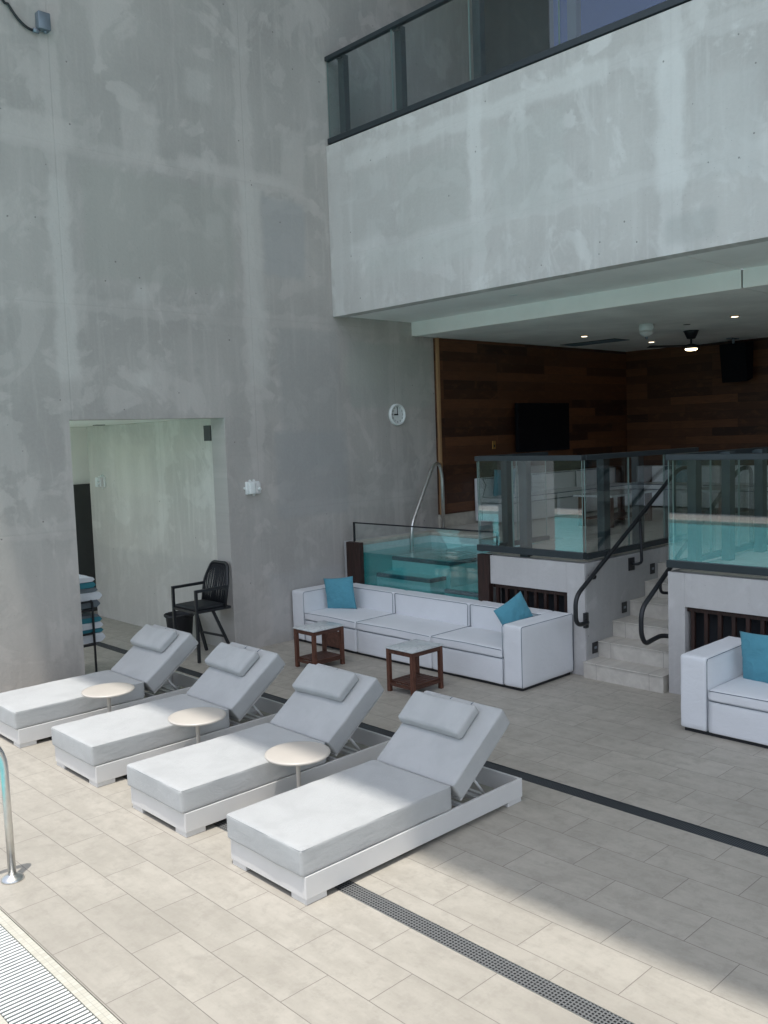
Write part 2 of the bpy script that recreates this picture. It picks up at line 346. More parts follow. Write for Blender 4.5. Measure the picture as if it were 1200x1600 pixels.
# ------------------------------------------------------------ mesh helper
class MB:
    def __init__(s): s.b = bmesh.new(); s.T = Matrix.Identity(4)
    def _add(s, o, mat=None):
        T = s.T @ mat if mat is not None else s.T
        vm = {v: s.b.verts.new(T @ v.co) for v in o.verts}
        for f in o.faces:
            try: nf = s.b.faces.new([vm[v] for v in f.verts]); nf.smooth = f.smooth
            except ValueError: pass
        o.free(); return s
    def box(s, x0, y0, z0, x1, y1, z1, r=0, seg=2, mat=None):
        o = bmesh.new(); bmesh.ops.create_cube(o, size=1)
        for v in o.verts: v.co = Vector(((x0 + x1) / 2 + v.co.x * (x1 - x0), (y0 + y1) / 2 + v.co.y * (y1 - y0), (z0 + z1) / 2 + v.co.z * (z1 - z0)))
        if r:
            bmesh.ops.bevel(o, geom=o.edges[:] + o.verts[:], offset=r, segments=seg, profile=.5, affect='EDGES')
            if seg > 1:
                for f in o.faces: f.smooth = True
        return s._add(o, mat)
    def prism(s, pts, axis, a, b, r=0):
        """pts: 2D outline; axis the extrude axis 'x','y','z'"""
        o = bmesh.new()
        def P(q, t): return {'x': (t, q[0], q[1]), 'y': (q[0], t, q[1]), 'z': (q[0], q[1], t)}[axis]
        A = [o.verts.new(P(q, a)) for q in pts]; B = [o.verts.new(P(q, b)) for q in pts]
        o.faces.new(A); o.faces.new(B[::-1]); n = len(pts)
        for i in range(n): o.faces.new((A[i], B[i], B[(i + 1) % n], A[(i + 1) % n]))
        bmesh.ops.recalc_face_normals(o, faces=o.faces)
        if r: bmesh.ops.bevel(o, geom=o.edges[:], offset=r, segments=1, affect='EDGES')
        return s._add(o)
    def tube(s, pts, r, n=10, closed=False):
        o = bmesh.new(); pts = [Vector(p) for p in pts]; rings = []; up = None; L = len(pts)
        for i, p in enumerate(pts):
            if closed: d = (pts[(i + 1) % L] - pts[i - 1]).normalized()
            else: d = ((pts[min(i + 1, L - 1)] - p).normalized() + (p - pts[max(i - 1, 0)]).normalized())
            d = d.normalized()
            if up is None: up = d.orthogonal().normalized()
            up = (up - d * up.dot(d)).normalized(); sd_ = d.cross(up)
            rr = r[i] if isinstance(r, (list, tuple)) else r
            rings.append([o.verts.new(p + (up * math.cos(2 * math.pi * k / n) + sd_ * math.sin(2 * math.pi * k / n)) * rr) for k in range(n)])
        for i in range(L if closed else L - 1):
            A, B = rings[i], rings[(i + 1) % L]
            for k in range(n): f = o.faces.new((A[k], A[(k + 1) % n], B[(k + 1) % n], B[k])); f.smooth = True
        if not closed: o.faces.new(rings[0][::-1]); o.faces.new(rings[-1])
        return s._add(o)
    def lathe(s, prof, n=40, c=(0, 0, 0), axis='z'):
        o = bmesh.new(); rings = []
        for (r, z) in prof:
            ring = []
            for k in range(n):
                a = 2 * math.pi * k / n; q = (r * math.cos(a), r * math.sin(a), z)
                if axis == 'y': q = (q[0], q[2], q[1])
                if axis == 'x': q = (q[2], q[0], q[1])
                ring.append(o.verts.new(Vector(q) + Vector(c)))
            rings.append(ring)
        for A, B in zip(rings, rings[1:]):
            for k in range(n): f = o.faces.new((A[k], A[(k + 1) % n], B[(k + 1) % n], B[k])); f.smooth = True
        o.faces.new(rings[0][::-1]); o.faces.new(rings[-1])
        bmesh.ops.recalc_face_normals(o, faces=o.faces)
        return s._add(o)
    def puff(s, x0, y0, z0, x1, y1, z1, r, crown=0.0, n=10, seed=0, amp=.004):
        """soft cushion block: rounded box with a crowned, slightly uneven surface"""
        o = bmesh.new(); cx, cy, cz = (x0 + x1) / 2, (y0 + y1) / 2, (z0 + z1) / 2; hx, hy, hz = (x1 - x0) / 2, (y1 - y0) / 2, (z1 - z0) / 2
        bmesh.ops.create_cube(o, size=2)
        def cuts(h): return max(3, int(n * h / max(hx, hy)))
        bmesh.ops.subdivide_edges(o, edges=o.edges[:], cuts=n, use_grid_fill=True)
        for v in o.verts:
            q = Vector(v.co)
            # concentrate the grid near the edges
            q = Vector([math.copysign(1 - (1 - abs(t)) ** 1.5, t) if abs(t) < 1 else t for t in q])
            p = Vector((q.x * hx, q.y * hy, q.z * hz))
            inner = Vector((max(-hx + r, min(hx - r, p.x)), max(-hy + r, min(hy - r, p.y)), max(-hz + r, min(hz - r, p.z))))
            d = p - inner
            if d.length > r: p = inner + d.normalized() * r
            fz = (1 - abs(q.x) ** 4) * (1 - abs(q.y) ** 4)
            p.z += math.copysign(crown * fz, q.z) if abs(q.z) > .5 else 0
            w_ = Vector((cx + seed * 3.1, cy, cz)) + p
            p += noise.noise_vector(w_ * 7.0) * amp + noise.noise_vector(w_ * 19.0) * amp * .35
            v.co = Vector((cx, cy, cz)) + p
        for f in o.faces: f.smooth = True
        return s._add(o)
    def build(s, name, mat, parent=None, bevel=0, world=True, at=None, rot=None):
        me = bpy.data.meshes.new(name)
        if parent is not None and world:
            q = parent; off = Vector((0, 0, 0))
            while q is not None: off += q.location; q = q.parent
            bmesh.ops.translate(s.b, verts=s.b.verts, vec=-off)
        if parent is None and at is not None:
            bmesh.ops.translate(s.b, verts=s.b.verts, vec=-Vector(at))
        bmesh.ops.recalc_face_normals(s.b, faces=s.b.faces) if name in ('water',) else None
        s.b.to_mesh(me); s.b.free()
        o = bpy.data.objects.new(name, me); COL.objects.link(o); me.materials.append(M[mat] if isinstance(mat, str) else mat)
        if parent is not None: o.parent = parent
        elif at is not None: o.location = at
        if bevel:
            b = o.modifiers.new('b', 'BEVEL'); b.width = bevel; b.segments = 2; b.limit_method = 'ANGLE'
        return o

def tag(o, label, cat, group=None, kind=None):
    if label: o['label'] = label
    if cat: o['category'] = cat
    if group: o['group'] = group
    if kind: o['kind'] = kind
    return o
def thing(name, label, cat, loc=(0, 0, 0), group=None):
    o = bpy.data.objects.new(name, None); COL.objects.link(o); o.location = loc; o.empty_display_size = .1
    return tag(o, label, cat, group)
def struct(name, mb, mat, label=None):
    o = mb.build(name, mat); o['kind'] = 'structure'
    if label: o['label'] = label
    return o
def copy_tree(o, parent=None):
    c = o.copy(); COL.objects.link(c); c.parent = parent
    for ch in list(o.children): copy_tree(ch, c)
    return c
def arc(cx, cz, r, a0, a1, n=8): return [(cx + r * math.cos(R(a0 + (a1 - a0) * i / n)), cz + r * math.sin(R(a0 + (a1 - a0) * i / n))) for i in range(n + 1)]
def fillet(pts, r, n=6):
    pts = [Vector(p) for p in pts]; out = [pts[0]]
    for i in range(1, len(pts) - 1):
        a, b, c = pts[i - 1], pts[i], pts[i + 1]; d1 = (a - b); d2 = (c - b); rr = min(r, d1.length * .49, d2.length * .49)
        p1 = b + d1.normalized() * rr; p2 = b + d2.normalized() * rr
        for k in range(n + 1):
            t = k / n; out.append(p1.lerp(b, t).lerp(b.lerp(p2, t), t))
    out.append(pts[-1]); return out

# ============================================================ SETTING
struct('ground', MB().box(-300, -300, -1.0, 300, 300, -.6), 'ground')
struct('deck_paving', MB().box(1.744, -30, -.5, 3.19, 24, 0), 'tile_near')
struct('deck_paving', MB().box(3.312, -30, -.5, 5.215, 24, 0), 'tile_far')
struct('deck_paving', MB().box(5.342, -30, -.5, 16, 24, 0), 'tile_far')
struct('pool_water', MB().box(-7, -30, -.6, 1.25, 40, -.06), 'pool')
struct('pool_surround', MB().box(-8.6, -30, -.59, -7.4, 40, .02), 'tile_near')
o = MB().box(-16, -30, -.6, -15, 40, 3.2).build('reflection_block', 'reflection_dark', at=(-15.5, 5, -.6)); tag(o, 'unseen dark block added beyond the pool, darkening what the glass fences mirror', 'wall')  # added out of view so the glass fences mirror something dark
struct('pool_edge', MB().box(-7.4, -30, -.59, -7, 40, .035), 'mosaic_light')
struct('pool_edge', MB().box(1.25, -30, -.5, 1.378, 24, -.002), 'mosaic_light')
struct('pool_edge', MB().box(1.682, -30, -.5, 1.7395, 24, -.001), 'mosaic_light')
struct('gutter_channel', MB().box(1.378, -30, -.5, 1.682, 24, -.14), 'dark')
g = MB()
y = 1.6
while y < 6.2: g.box(1.382, y, -.008, 1.678, y + .0165, -.001, .002, 1); y += .0295
o = g.build('gutter_grate', 'white'); tag(o, 'white slatted overflow grate along the pool edge, bottom left corner of the deck', 'grate')
t = thing('floor_drain', 'grey perforated drain strip crossing the sunlit paving under the near lounger ends', 'drain', (3.25, 2, 0))
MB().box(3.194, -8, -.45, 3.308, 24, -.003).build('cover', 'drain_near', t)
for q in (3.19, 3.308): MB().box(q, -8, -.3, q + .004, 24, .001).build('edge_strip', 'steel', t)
t = thing('floor_drain', 'dark drain strip in the shaded paving behind the lounger headrests', 'drain', (5.28, 2, 0))
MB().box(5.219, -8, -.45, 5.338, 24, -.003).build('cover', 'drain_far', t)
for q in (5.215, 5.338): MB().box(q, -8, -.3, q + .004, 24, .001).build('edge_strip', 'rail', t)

# ============================================================ THE TALL LEFT WALL
t = thing('concrete_wall', 'tall grey stained concrete wall with a square doorway, on the left', 'wall', (3.05, 9.25, 0))
m = MB(); m.box(3.05, 9.25, 0, 4.205, 9.55, 20); m.box(4.205, 9.25, 2.89, 6.15, 9.55, 20); m.box(6.15, 9.25, 0, 16, 9.55, 20)
m.build('wall_face', 'wall', t)
# corridor seen through the doorway
t = thing('corridor', 'passage seen through the square doorway, with one long greenish concrete wall', 'corridor', (6.2, 9.55, 0))
MB().box(6.2, 9.552, 0, 6.5, 13.06, 2.9).build('side_wall', 'corridor', t)
MB().box(2.2, 13.5, 0, 8, 13.7, 2.9).build('end_wall', 'whitewall', t)
MB().box(4.0, 9.552, 2.902, 8, 13.7, 3.3).build('ceiling', 'whitewall', t)
d = MB().box(5.2, 13.44, 0, 6.9, 13.5, 2.02).build('door', 'darkdoor', t)
o = MB().box(5.86, 12.02, 2.893, 5.99, 12.14, 2.903).build('ceiling_vent', 'grille', at=(5.92, 12.08, 2.89)); tag(o, 'small dark opening in the corridor ceiling near the far end', 'vent')
m = MB(); m.box(6.185, 9.63, 2.62, 6.201, 9.78, 2.81)
o = m.build('wall_vent', 'grille', at=(6.2, 9.7, 2.62)); tag(o, 'small dark grey louvre plate high on the corridor wall beside the doorway', 'vent')

def emergency_light(loc, rot, label):
    t = thing('emergency_light', label, 'emergency light', loc, 'white boxes mounted on the concrete walls')
    t.rotation_euler.z = rot
    # local: back on plane x-z at y=0, sticking out to -y
    MB().box(-.10, -.035, -.08, .10, -.0, .08, .008, 2).build('back_box', 'white', t, world=False)
    MB().box(-.085, -.09, -.072, .005, -.035, .072, .012, 3).build('cover', 'white', t, world=False)
    MB().box(.012, -.085, -.07, .085, -.035, .07, .012, 3).build('lens', 'frame', t, world=False)
    m = MB(); m.tube([(.045, -.084, .0), (.045, -.125, -.02)], .017, 12); m.build('knob', 'white', t, world=False)
    for q in ((-.112, -.01, 0), (-.03, -.01, .088), (.03, -.01, .088), (.02, -.01, -.088)): MB().lathe([(.016, -.01), (.016, .008)], 12, q, 'y').build('mounting_lug', 'white', t, world=False)
    return t
emergency_light((6.5, 9.25, 2.02), 0, 'white wall box between the doorway and the sofa, on the outer concrete wall')
emergency_light((6.2, 12.62, 2.07), R(-90), 'white wall box inside the corridor, on its greenish concrete wall')

t = thing('junction_box', 'small blue grey electrical box with a black cable, top left of the wall', 'junction box', (4.17, 9.25, 6.9))
MB().box(4.11, 9.16, 6.83, 4.235, 9.25, 7.0, .006, 2).build('box', 'greymetal', t)
MB().lathe([(.022, -.035), (.022, .03)], 12, (4.10, 9.21, 6.81), 'x').build('fitting', 'greymetal', t); MB().lathe([(.018, -.012), (.018, .012)], 12, (4.19, 9.2, 6.82), 'z').build('fitting', 'greymetal', t)
m = MB(); m.tube([(4.07 - .03 * i, 9.22, 6.81 + .0042 * i ** 2 * (1 if i < 8 else 1) * (.55 if i > 8 else .7)) for i in range(18)], .014, 8); m.build('cable', 'black', t)

# clock
t = thing('wall_clock', 'round white wall clock showing nine, on the concrete wall by the pool', 'clock', (9.055, 9.25, 2.903))
m = MB(); m.lathe([(.155, 0), (.158, -.02), (.150, -.045), (.138, -.05), (.128, -.042), (.126, -.02)], 48, (9.055, 9.249, 2.903), 'y'); m.build('rim', 'white', t)
m = MB(); m.lathe([(.127, -.018), (.127, -.021)], 40, (9.055, 9.25, 2.903), 'y')
M['dial'] = simple('clock_dial', (.50, .55, .60), .4, 0, .02); m.build('dial', 'dial', t)
m = MB(); m.box(9.05, 9.222, 2.895, 9.06, 9.226, 3.005); m.build('minute_hand', 'black', t)
m = MB(); m.box(8.985, 9.218, 2.894, 9.065, 9.221, 2.912); m.build('hour_hand', 'black', t)
for i in range(12):
    a = R(90 - 30 * (i + 1)); cu = bpy.data.curves.new('numeral', 'FONT'); cu.body = str(i + 1); cu.size = .036; cu.align_x = 'CENTER'; cu.align_y = 'CENTER'; cu.extrude = .0006
    tmp = bpy.data.objects.new('tmp', cu); COL.objects.link(tmp)
    dg = bpy.context.evaluated_depsgraph_get(); me = bpy.data.meshes.new_from_object(tmp.evaluated_get(dg))
    bpy.data.objects.remove(tmp); me.materials.clear(); me.materials.append(M['black']); me.name = 'numeral'
    n_ = bpy.data.objects.new('numeral', me); COL.objects.link(n_); n_.parent = t
    n_.location = (.104 * math.cos(a), -.026, .104 * math.sin(a)); n_.rotation_euler = (R(90), 0, 0)

# ============================================================ BUILDING ON THE RIGHT
bld = thing('hotel_building', 'concrete building with a deep fascia band over a dark wood lined lounge', 'building', (7.935, 9.25, 0))
YR = -9
MB().box(7.935, YR, 4.205, 8.12, 9.249, 6.41).build('fascia', 'fascia', bld)
m = MB(); m.box(8.12, 4.366, 4.222, 9.42, 9.249, 4.40); m.box(8.12, YR, 4.222, 9.42, 4.352, 4.40); m.build('soffit', 'offwhite', bld)
m = MB(); m.box(9.42, 4.366, 4.03, 9.52, 9.249, 4.222); m.box(9.42, YR, 4.03, 9.52, 4.352, 4.222); m.build('soffit_drop', 'offwhite', bld)
m = MB(); m.box(9.424, 4.366, 4.025, 15.1, 9.2, 4.222, 0); m.box(9.424, YR, 4.025, 15.1, 4.352, 4.222); m.build('ceiling', 'ceil', bld)
MB().box(8.12, YR, 6.1, 12.5, 9.249, 6.38).build('upper_floor', 'build', bld)
w1 = MB().box(9.87, 9.185, 1.40, 15.05, 9.249, 4.02).build('wood_wall', 'wood_x', bld)
MB().box(9.855, 9.16, 1.40, 9.90, 9.2, 4.02).build('wood_trim', 'trim', w1)
MB().box(15.05, YR, 1.40, 15.2, 9.249, 4.02).build('wood_wall', 'wood_y', bld)
m = MB(); m.box(9.87, 9.2, 1.2, 15.06, 9.249, 1.398); m.box(15.06, YR, 1.2, 15.2, 9.2, 1.398); m.build('plinth', 'coping', bld)
MB().box(7.935, YR - .3, 1.2, 15.2, YR, 4.2).build('far_end_wall', 'wood_x', bld)
# upper storey behind the balcony
m = MB(); m.box(11.2, 7.95, 6.4, 11.4, 9.249, 9.6); m.build('upper_wall', 'upperwall', bld)
m = MB(); m.box(11.2, YR, 6.4, 11.26, 7.949, 9.6); m.build('upper_window', 'bluewin', bld)
MB().box(13, YR, 6.4, 13.2, 5.9, 9.6).build('upper_back_wall', 'upperwall', bld)
MB().box(8.3, YR, 9.6, 13.2, 9.249, 10.2).build('upper_ceiling', 'build', bld)
m = MB(); m.box(8.6, YR, 10.2, 9.0, 9.249, 20); m.build('upper_facade', 'build', bld)
MB().box(.01, YR - 6, 20, 16, 9.56, 20.6).build('roof_overhang', 'build', bld)

# balcony rail
def fence_y(name, label, X, y0, y1, z0, ztop, posts, joints, zbase, glassmat='glass', ret=None, postx=.12, pw=.09):
    t = thing(name, label, 'glass fence', (X, (y0 + y1) / 2, zbase))
    MB().box(X - .03, y0, ztop - .055, X + .045, y1, ztop, .004, 1).build('top_rail', 'rail', t)
    MB().box(X - .03, y0, z0, X + .045, y1, z0 + .07, .004, 1).build('bottom_rail', 'rail', t)
    js = [y0 + .01] + sorted(joints) + [y1 - .01]
    for a, b in zip(js, js[1:]):
        gp = MB().box(X - .006, a + .004, z0 + .055, X + .006, b - .004, ztop - .05).build('glass_panel', glassmat, t)
        for q_ in (a + .002, b - .0075): MB().box(X - .0065, q_, z0 + .061, X + .0065, q_ + .0032, ztop - .056).build('glass_edge', 'glassedge', gp)
    for p in posts:
        m = MB(); m.box(X + postx - pw / 2, p - pw * .6, zbase, X + postx + pw / 2, p + pw * .6, ztop - .01, .003, 1)
        m.box(X + .045, p - pw * .45, ztop - .07, X + postx, p + pw * .45, ztop - .02); m.box(X + .045, p - pw * .45, z0 + .01, X + postx, p + pw * .45, z0 + .05)
        f = m.build('post', 'post', t)
    return t
def fence_x(name, label, Y, x0, x1, z0, ztop, posts, joints, zbase, side, pw=.09, off=.11):
    t = thing(name, label, 'glass fence', ((x0 + x1) / 2, Y, zbase))
    MB().box(x0, Y - .035, ztop - .055, x1, Y + .035, ztop, .004, 1).build('top_rail', 'rail', t)
    MB().box(x0, Y - .035, z0, x1, Y + .035, z0 + .055, .004, 1).build('bottom_rail', 'rail', t)
    js = [x0 + .01] + sorted(joints) + [x1 - .01]
    for a, b in zip(js, js[1:]):
        gp = MB().box(a + .004, Y - .006, z0 + .05, b - .004, Y + .006, ztop - .05).build('glass_panel', 'glass', t)
        for q_ in (a + .002, b - .0075): MB().box(q_, Y - .0065, z0 + .056, q_ + .0032, Y + .0065, ztop - .056).build('glass_edge', 'glassedge', gp)
    for p in posts:
        yy = Y + side * off; m = MB(); m.box(p, yy - pw / 2, zbase, p + .12, yy + pw / 2, ztop - .01, .003, 1)
        ya, yb = sorted((Y + side * .03, yy)); m.box(p + .01, ya, ztop - .05, p + .11, yb, ztop - .02); m.box(p + .01, ya, z0 + .01, p + .11, yb, z0 + .04); m.build('post', 'post', t)
    return t
fence_y('balcony_railing', 'dark framed glass railing along the balcony above the concrete fascia', 7.985, YR, 9.245, 6.44, 7.545, [9.05, 8.0, 6.76, 5.5, 4.3, 3.1], [8.03, 6.795, 5.60, 4.4, 3.2], 6.38, 'glass_up')
TZ = 2.335
fence_y('glass_fence', 'glass fence panel on top of the concrete pier left of the stairs', 7.93, 5.36, 6.81, 1.245, TZ, [6.21], [6.29], 1.2)
fence_x('glass_fence', 'glass fence running back beside the left edge of the stairs', 5.39, 7.985, 10.4, 1.235, TZ, [8.46, 9.17, 9.9], [8.85, 9.62], 1.2, 1)
fence_x('glass_fence', 'glass fence running back beside the plunge pool', 6.83, 7.985, 9.3, 1.225, TZ, [8.45], [8.7], 1.2, -1, off=.0001)
fence_y('glass_fence', 'glass fence above the right pier, front panels reflecting the turquoise pool', 7.93, -3.4, 4.41, 1.245, TZ, [2.6, 1.2, -.2, -1.6], [4.02 - 1.2, 1.4, 0, -1.4], 1.2)
fence_x('glass_fence', 'glass fence running back beside the right edge of the stairs', 4.385, 7.985, 10.4, 1.235, TZ, [8.15, 8.86, 9.62], [8.76, 9.4], 1.2, -1)

# ============================================================ PLATFORM, PIERS, STAIRS, PLUNGE POOL
plat = thing('raised_terrace', 'raised lounge terrace of grey concrete with tiled floor, either side of the stairs', 'terrace', (7.93, 5.3, 0))
OX = 8.16
m = MB()
m.box(7.93, 5.362, 0, OX, 5.585, 1.2); m.box(7.93, 5.585, .872, OX, 6.64, 1.2); m.box(OX, 5.362, 0, 9.7, 6.82, 1.2)
m.build('left_pier', 'pier', plat, bevel=.004)
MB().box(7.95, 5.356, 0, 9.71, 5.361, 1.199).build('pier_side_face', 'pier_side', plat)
m = MB(); m.box(7.93, 4.235, 0, OX, 4.41, 1.2); m.box(7.93, -3.4, .872, OX, 4.235, 1.2); m.box(OX, -3.4, 0, 9.7, 4.41, 1.2)
m.build('right_pier', 'pier', plat, bevel=.004)
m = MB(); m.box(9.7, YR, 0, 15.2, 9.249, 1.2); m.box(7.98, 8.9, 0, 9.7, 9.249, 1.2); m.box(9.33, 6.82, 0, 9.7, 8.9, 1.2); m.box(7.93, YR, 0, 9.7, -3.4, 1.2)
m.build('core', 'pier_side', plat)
m = MB(); m.box(9.65, YR, 1.2, 15.05, 6.0, 1.206); m.box(9.65, 6.0, 1.2, 15.05, 9.19, 1.206); m.box(8.05, 5.42, 1.2, 9.65, 6.8, 1.206); m.box(8.05, -3.3, 1.2, 9.65, 4.35, 1.206)
m.build('floor_tile', 'tile_terrace', plat)
for (a, b, lab) in ((5.585, 6.64, 'l'), (-3.3, 4.235, 'r')):
    t = thing('slatted_screen', {'l': 'dark wooden slat screen set in the left pier behind the long sofa', 'r': 'dark wooden slat screen set in the right pier behind the smaller sofa'}[lab], 'screen', (8.0, (a + b) / 2, .03))
    MB().box(7.975, a + .003, .825, 8.03, b - .003, .868).build('top_beam', 'ipe', t); MB().box(7.975, a + .003, .02, 8.03, b - .003, .06).build('bottom_beam', 'ipe', t)
    m = MB(); y = a + .06
    while y < b - .02: m.box(7.985, y - .018, .06, 8.025, y + .018, .825, .002, 1); y += .135
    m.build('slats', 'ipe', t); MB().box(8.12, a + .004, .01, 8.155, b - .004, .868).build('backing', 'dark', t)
# stairs
m = MB(); RX = [7.862, 8.142, 8.43, 8.785, 9.103, 9.394, 9.70]
t = thing('staircase', 'pale tiled staircase of seven steps rising between the two concrete piers', 'stairs', (8.7, 4.9, 0))
for i in range(6):
    z1 = .1714 * (i + 1); yb = 4.432 if i == 0 else 4.412; ye = 5.354
    MB().box(RX[i] + .012, yb + (.004 if i == 0 else 0), 0 if i == 0 else .1714 * i, 9.699, ye, z1 - .012).build('step', 'stair', t)
    MB().box(RX[i], yb, z1 - .012, RX[i + 1] + .012, ye, z1, .002, 1).build('tread', 'stair', t)
MB().box(9.69, 4.412, 1.0284, 9.7, 5.354, 1.203).build('step', 'stair', t)
for (xx, zz, lab) in ((8.089, .281, 'lowest'), (8.674, .624, 'middle'), (9.279, .98, 'highest')):
    t = thing('step_light', lab + ' of the three small black lights in the stair side wall', 'light', (xx, 5.356, zz), 'step lights along the stairs')
    MB().box(xx - .05, 5.346, zz - .06, xx + .05, 5.356, zz + .06, .004, 1).build('cover_plate', 'black', t)
    MB().box(xx - .022, 5.343, zz - .012, xx + .022, 5.3465, zz + .014).build('lens', 'greymetal', t)

# stair handrails
def rail(label, Y, pts, braces, wall):
    t = thing('stair_handrail', label, 'handrail', (8.8, Y, 0), 'black handrails of the stairs')
    MB().tube(fillet(pts, .11, 7), .0235, 14).build('rail_tube', 'black', t)
    for bp in braces:
        b = MB(); b.tube(fillet(bp, .06, 5), .0155, 10).build('brace', 'black', t)
    return t
l = rail('black handrail on the left side of the stairs, fixed to the left pier', 5.28,
     [(7.90, 5.34, .60), (7.86, 5.28, .6), (7.64, 5.28, .60), (7.64, 5.28, .90), (9.60, 5.28, 2.02), (9.80, 5.28, 2.11), (10.06, 5.28, 2.11), (10.06, 5.28, 1.2)],
     [[(8.90, 5.28, 1.60), (8.93, 5.28, 1.10), (8.84, 5.28, 1.09), (8.83, 5.345, 1.09)], [(8.0, 5.28, 1.07), (8.03, 5.30, 1.04), (8.03, 5.35, 1.04)]], 5.356)
MB().box(8.77, 5.340, 1.02, 8.88, 5.355, 1.16).build('wall_plate', 'black', l)
MB().box(7.865, 5.315, .53, 7.925, 5.345, .69).build('wall_plate', 'black', l)
rail('black handrail on the right side of the stairs, curling out beside the right pier', 4.55,
     [(8.11, 4.45, .52), (8.05, 4.55, .53), (7.9, 4.55, .52), (7.74, 4.55, .50), (7.67, 4.55, .60), (7.67, 4.55, .85), (9.62, 4.55, 2.03), (9.80, 4.55, 2.11), (10.06, 4.55, 2.11), (10.06, 4.55, 1.2)],
     [[(8.03, 4.55, 1.06), (8.04, 4.55, .96), (8.13, 4.52, .95), (8.14, 4.42, .95)]], 4.41)

# plunge pool
pp = thing('plunge_pool', 'raised plunge pool with a clear acrylic front showing turquoise water and steps', 'pool', (7.97, 7.8, 0))
m = MB(); m.box(7.97, 6.82, 0, 9.33, 8.9, .30); m.build('floor', 'mosaic_pool', pp)
m = MB(); m.box(7.98, 8.876, .3, 9.33, 8.899, 1.165); m.box(9.305, 6.84, .3, 9.329, 8.876, 1.165); m.box(7.98, 6.822, .3, 9.305, 6.845, 1.165); m.build('tiled_wall', 'mosaic_pool', pp)
m = MB(); m.box(7.985, 8.872, 1.165, 9.65, 9.08, 1.212, .006, 2); m.box(9.30, 6.86, 1.165, 9.65, 8.871, 1.212, .006, 2); m.build('coping', 'coping', pp)
for (x0, x1, y0, y1, zt) in ((8.52, 9.3, 7.80, 8.875, .95), (8.22, 8.52, 7.88, 8.875, .76), (8.40, 9.3, 6.85, 7.80, .62)):
    st = MB().box(x0, y0, .3, x1, y1, zt).build('underwater_step', 'mosaic_pool', pp)
    MB().box(x0 - .006, y0 - .006, zt - .045, x0 + .05, y1 - .002, zt + .003).build('step_edge', 'mosaic_dark', st)
    if zt > .7: MB().box(x0 + .05, y0 - .006, zt - .045, x1, y0 + .05, zt + .003).build('step_edge', 'mosaic_dark', st)
w_ = MB().box(7.987, 6.846, .31, 9.304, 8.875, 1.07).build('water', 'plunge_water', pp)
MB().box(7.955, 6.81, .25, 7.983, 8.85, 1.20).build('acrylic_panel', 'acrylic', pp)
m = MB(); m.box(7.93, 6.81, 0, 7.983, 8.85, .25); m.build('lower_wall', 'pier', pp)
for (y0, y1) in ((6.642, 6.808), (8.852, 9.12)):
    MB().box(7.90, y0, 0, 7.978, y1, 1.205, .004, 1).build('wood_post', 'ipe', pp)
t = thing('pool_screen', 'low clear screen with a thin black top bar over the plunge pool front', 'screen', (7.99, 7.8, 1.2))
m = MB(); m.box(7.978, 6.56, 1.452, 8.0, 9.05, 1.468); m.box(7.978, 9.03, 1.2, 8.0, 9.052, 1.452); m.box(7.978, 6.56, 1.3, 8.0, 6.58, 1.452); m.build('frame', 'black', t)
MB().box(7.985, 6.58, 1.206, 7.993, 9.03, 1.452).build('glass_panel', 'acrylic', t)
t = thing('pool_handrail', 'polished steel handrail arching over the plunge pool steps', 'handrail', (9.3, 9.0, 1.0))
MB().tube(fillet([(8.86, 8.82, .98), (8.86, 8.82, 1.34), (9.50, 8.98, 2.16), (9.66, 9.0, 2.19), (9.71, 9.0, 2.0), (9.71, 9.0, 1.206)], .13, 7), .026, 14).build('tube', 'steel', t)
m = MB(); m.lathe([(.05, 0), (.048, .012), (.03, .018)], 20, (9.71, 9.0, 1.206)); m.build('flange', 'steel', t)

# entry handrail at the left edge
t = thing('pool_ladder_rail', 'steel entry rail with a round floor flange, at the left edge by the pool', 'handrail', (1.93, 5.43, 0))
pp_ = [(1.93, 5.43, 0), (1.93, 5.44, .70)] + [(1.93 - .25 + .25 * math.cos(R(a)), 5.445, .70 + .24 * math.sin(R(a))) for a in range(10, 91, 10)] + [(1.35, 5.445, .94)]
MB().tube(pp_, .0235, 16).build('tube', 'steel', t)
m = MB(); m.lathe([(.068, .0), (.068, .008), (.05, .022), (.03, .03), (.026, .034)], 28, (1.93, 5.43, 0)); m.build('flange', 'steel', t)

# ============================================================ CEILING AND WALL FITTINGS OF THE LOUNGE
for (x, y, lab) in ((11.844, 7.944, 'lit recessed ceiling spot nearest the dark air grille'), (13.768, 7.919, 'lit recessed ceiling spot between the smoke detector and the back corner'), (11.696, 5.511, 'lit recessed ceiling spot above and right of the fan')):
    t = thing('downlight', lab, 'ceiling light', (x, y, 4.02), 'recessed ceiling spots')
    m = MB(); m.lathe([(.062, 0), (.062, -.008), (.05, -.012)], 20, (x, y, 4.025)); m.build('trim_ring', 'brass', t)
    m = MB(); m.lathe([(.045, -.0125), (.042, -.016)], 20, (x, y, 4.025)); m.build('lens', 'lamp_small', t)
t = thing('smoke_detector', 'white domed detector hanging from the lounge ceiling', 'detector', (11.4, 6.633, 4.02))
m = MB(); m.lathe([(.10, 0), (.105, -.05), (.10, -.085), (.08, -.10)], 28, (11.4, 6.633, 4.024)); m.build('housing', 'white', t)
m = MB(); m.lathe([(.098, -.10), (.085, -.135), (.05, -.165), (.012, -.175)], 28, (11.4, 6.633, 4.024)); m.build('dome', 'frame', t)
m = MB(); m.lathe([(.022, -.172), (.02, -.19), (.01, -.205)], 16, (11.4, 6.633, 4.024)); m.build('sensor', 'greymetal', t)
t = thing('ceiling_fan', 'dark ceiling fan with a lit round lamp', 'fan', (12.83, 6.72, 4.02))
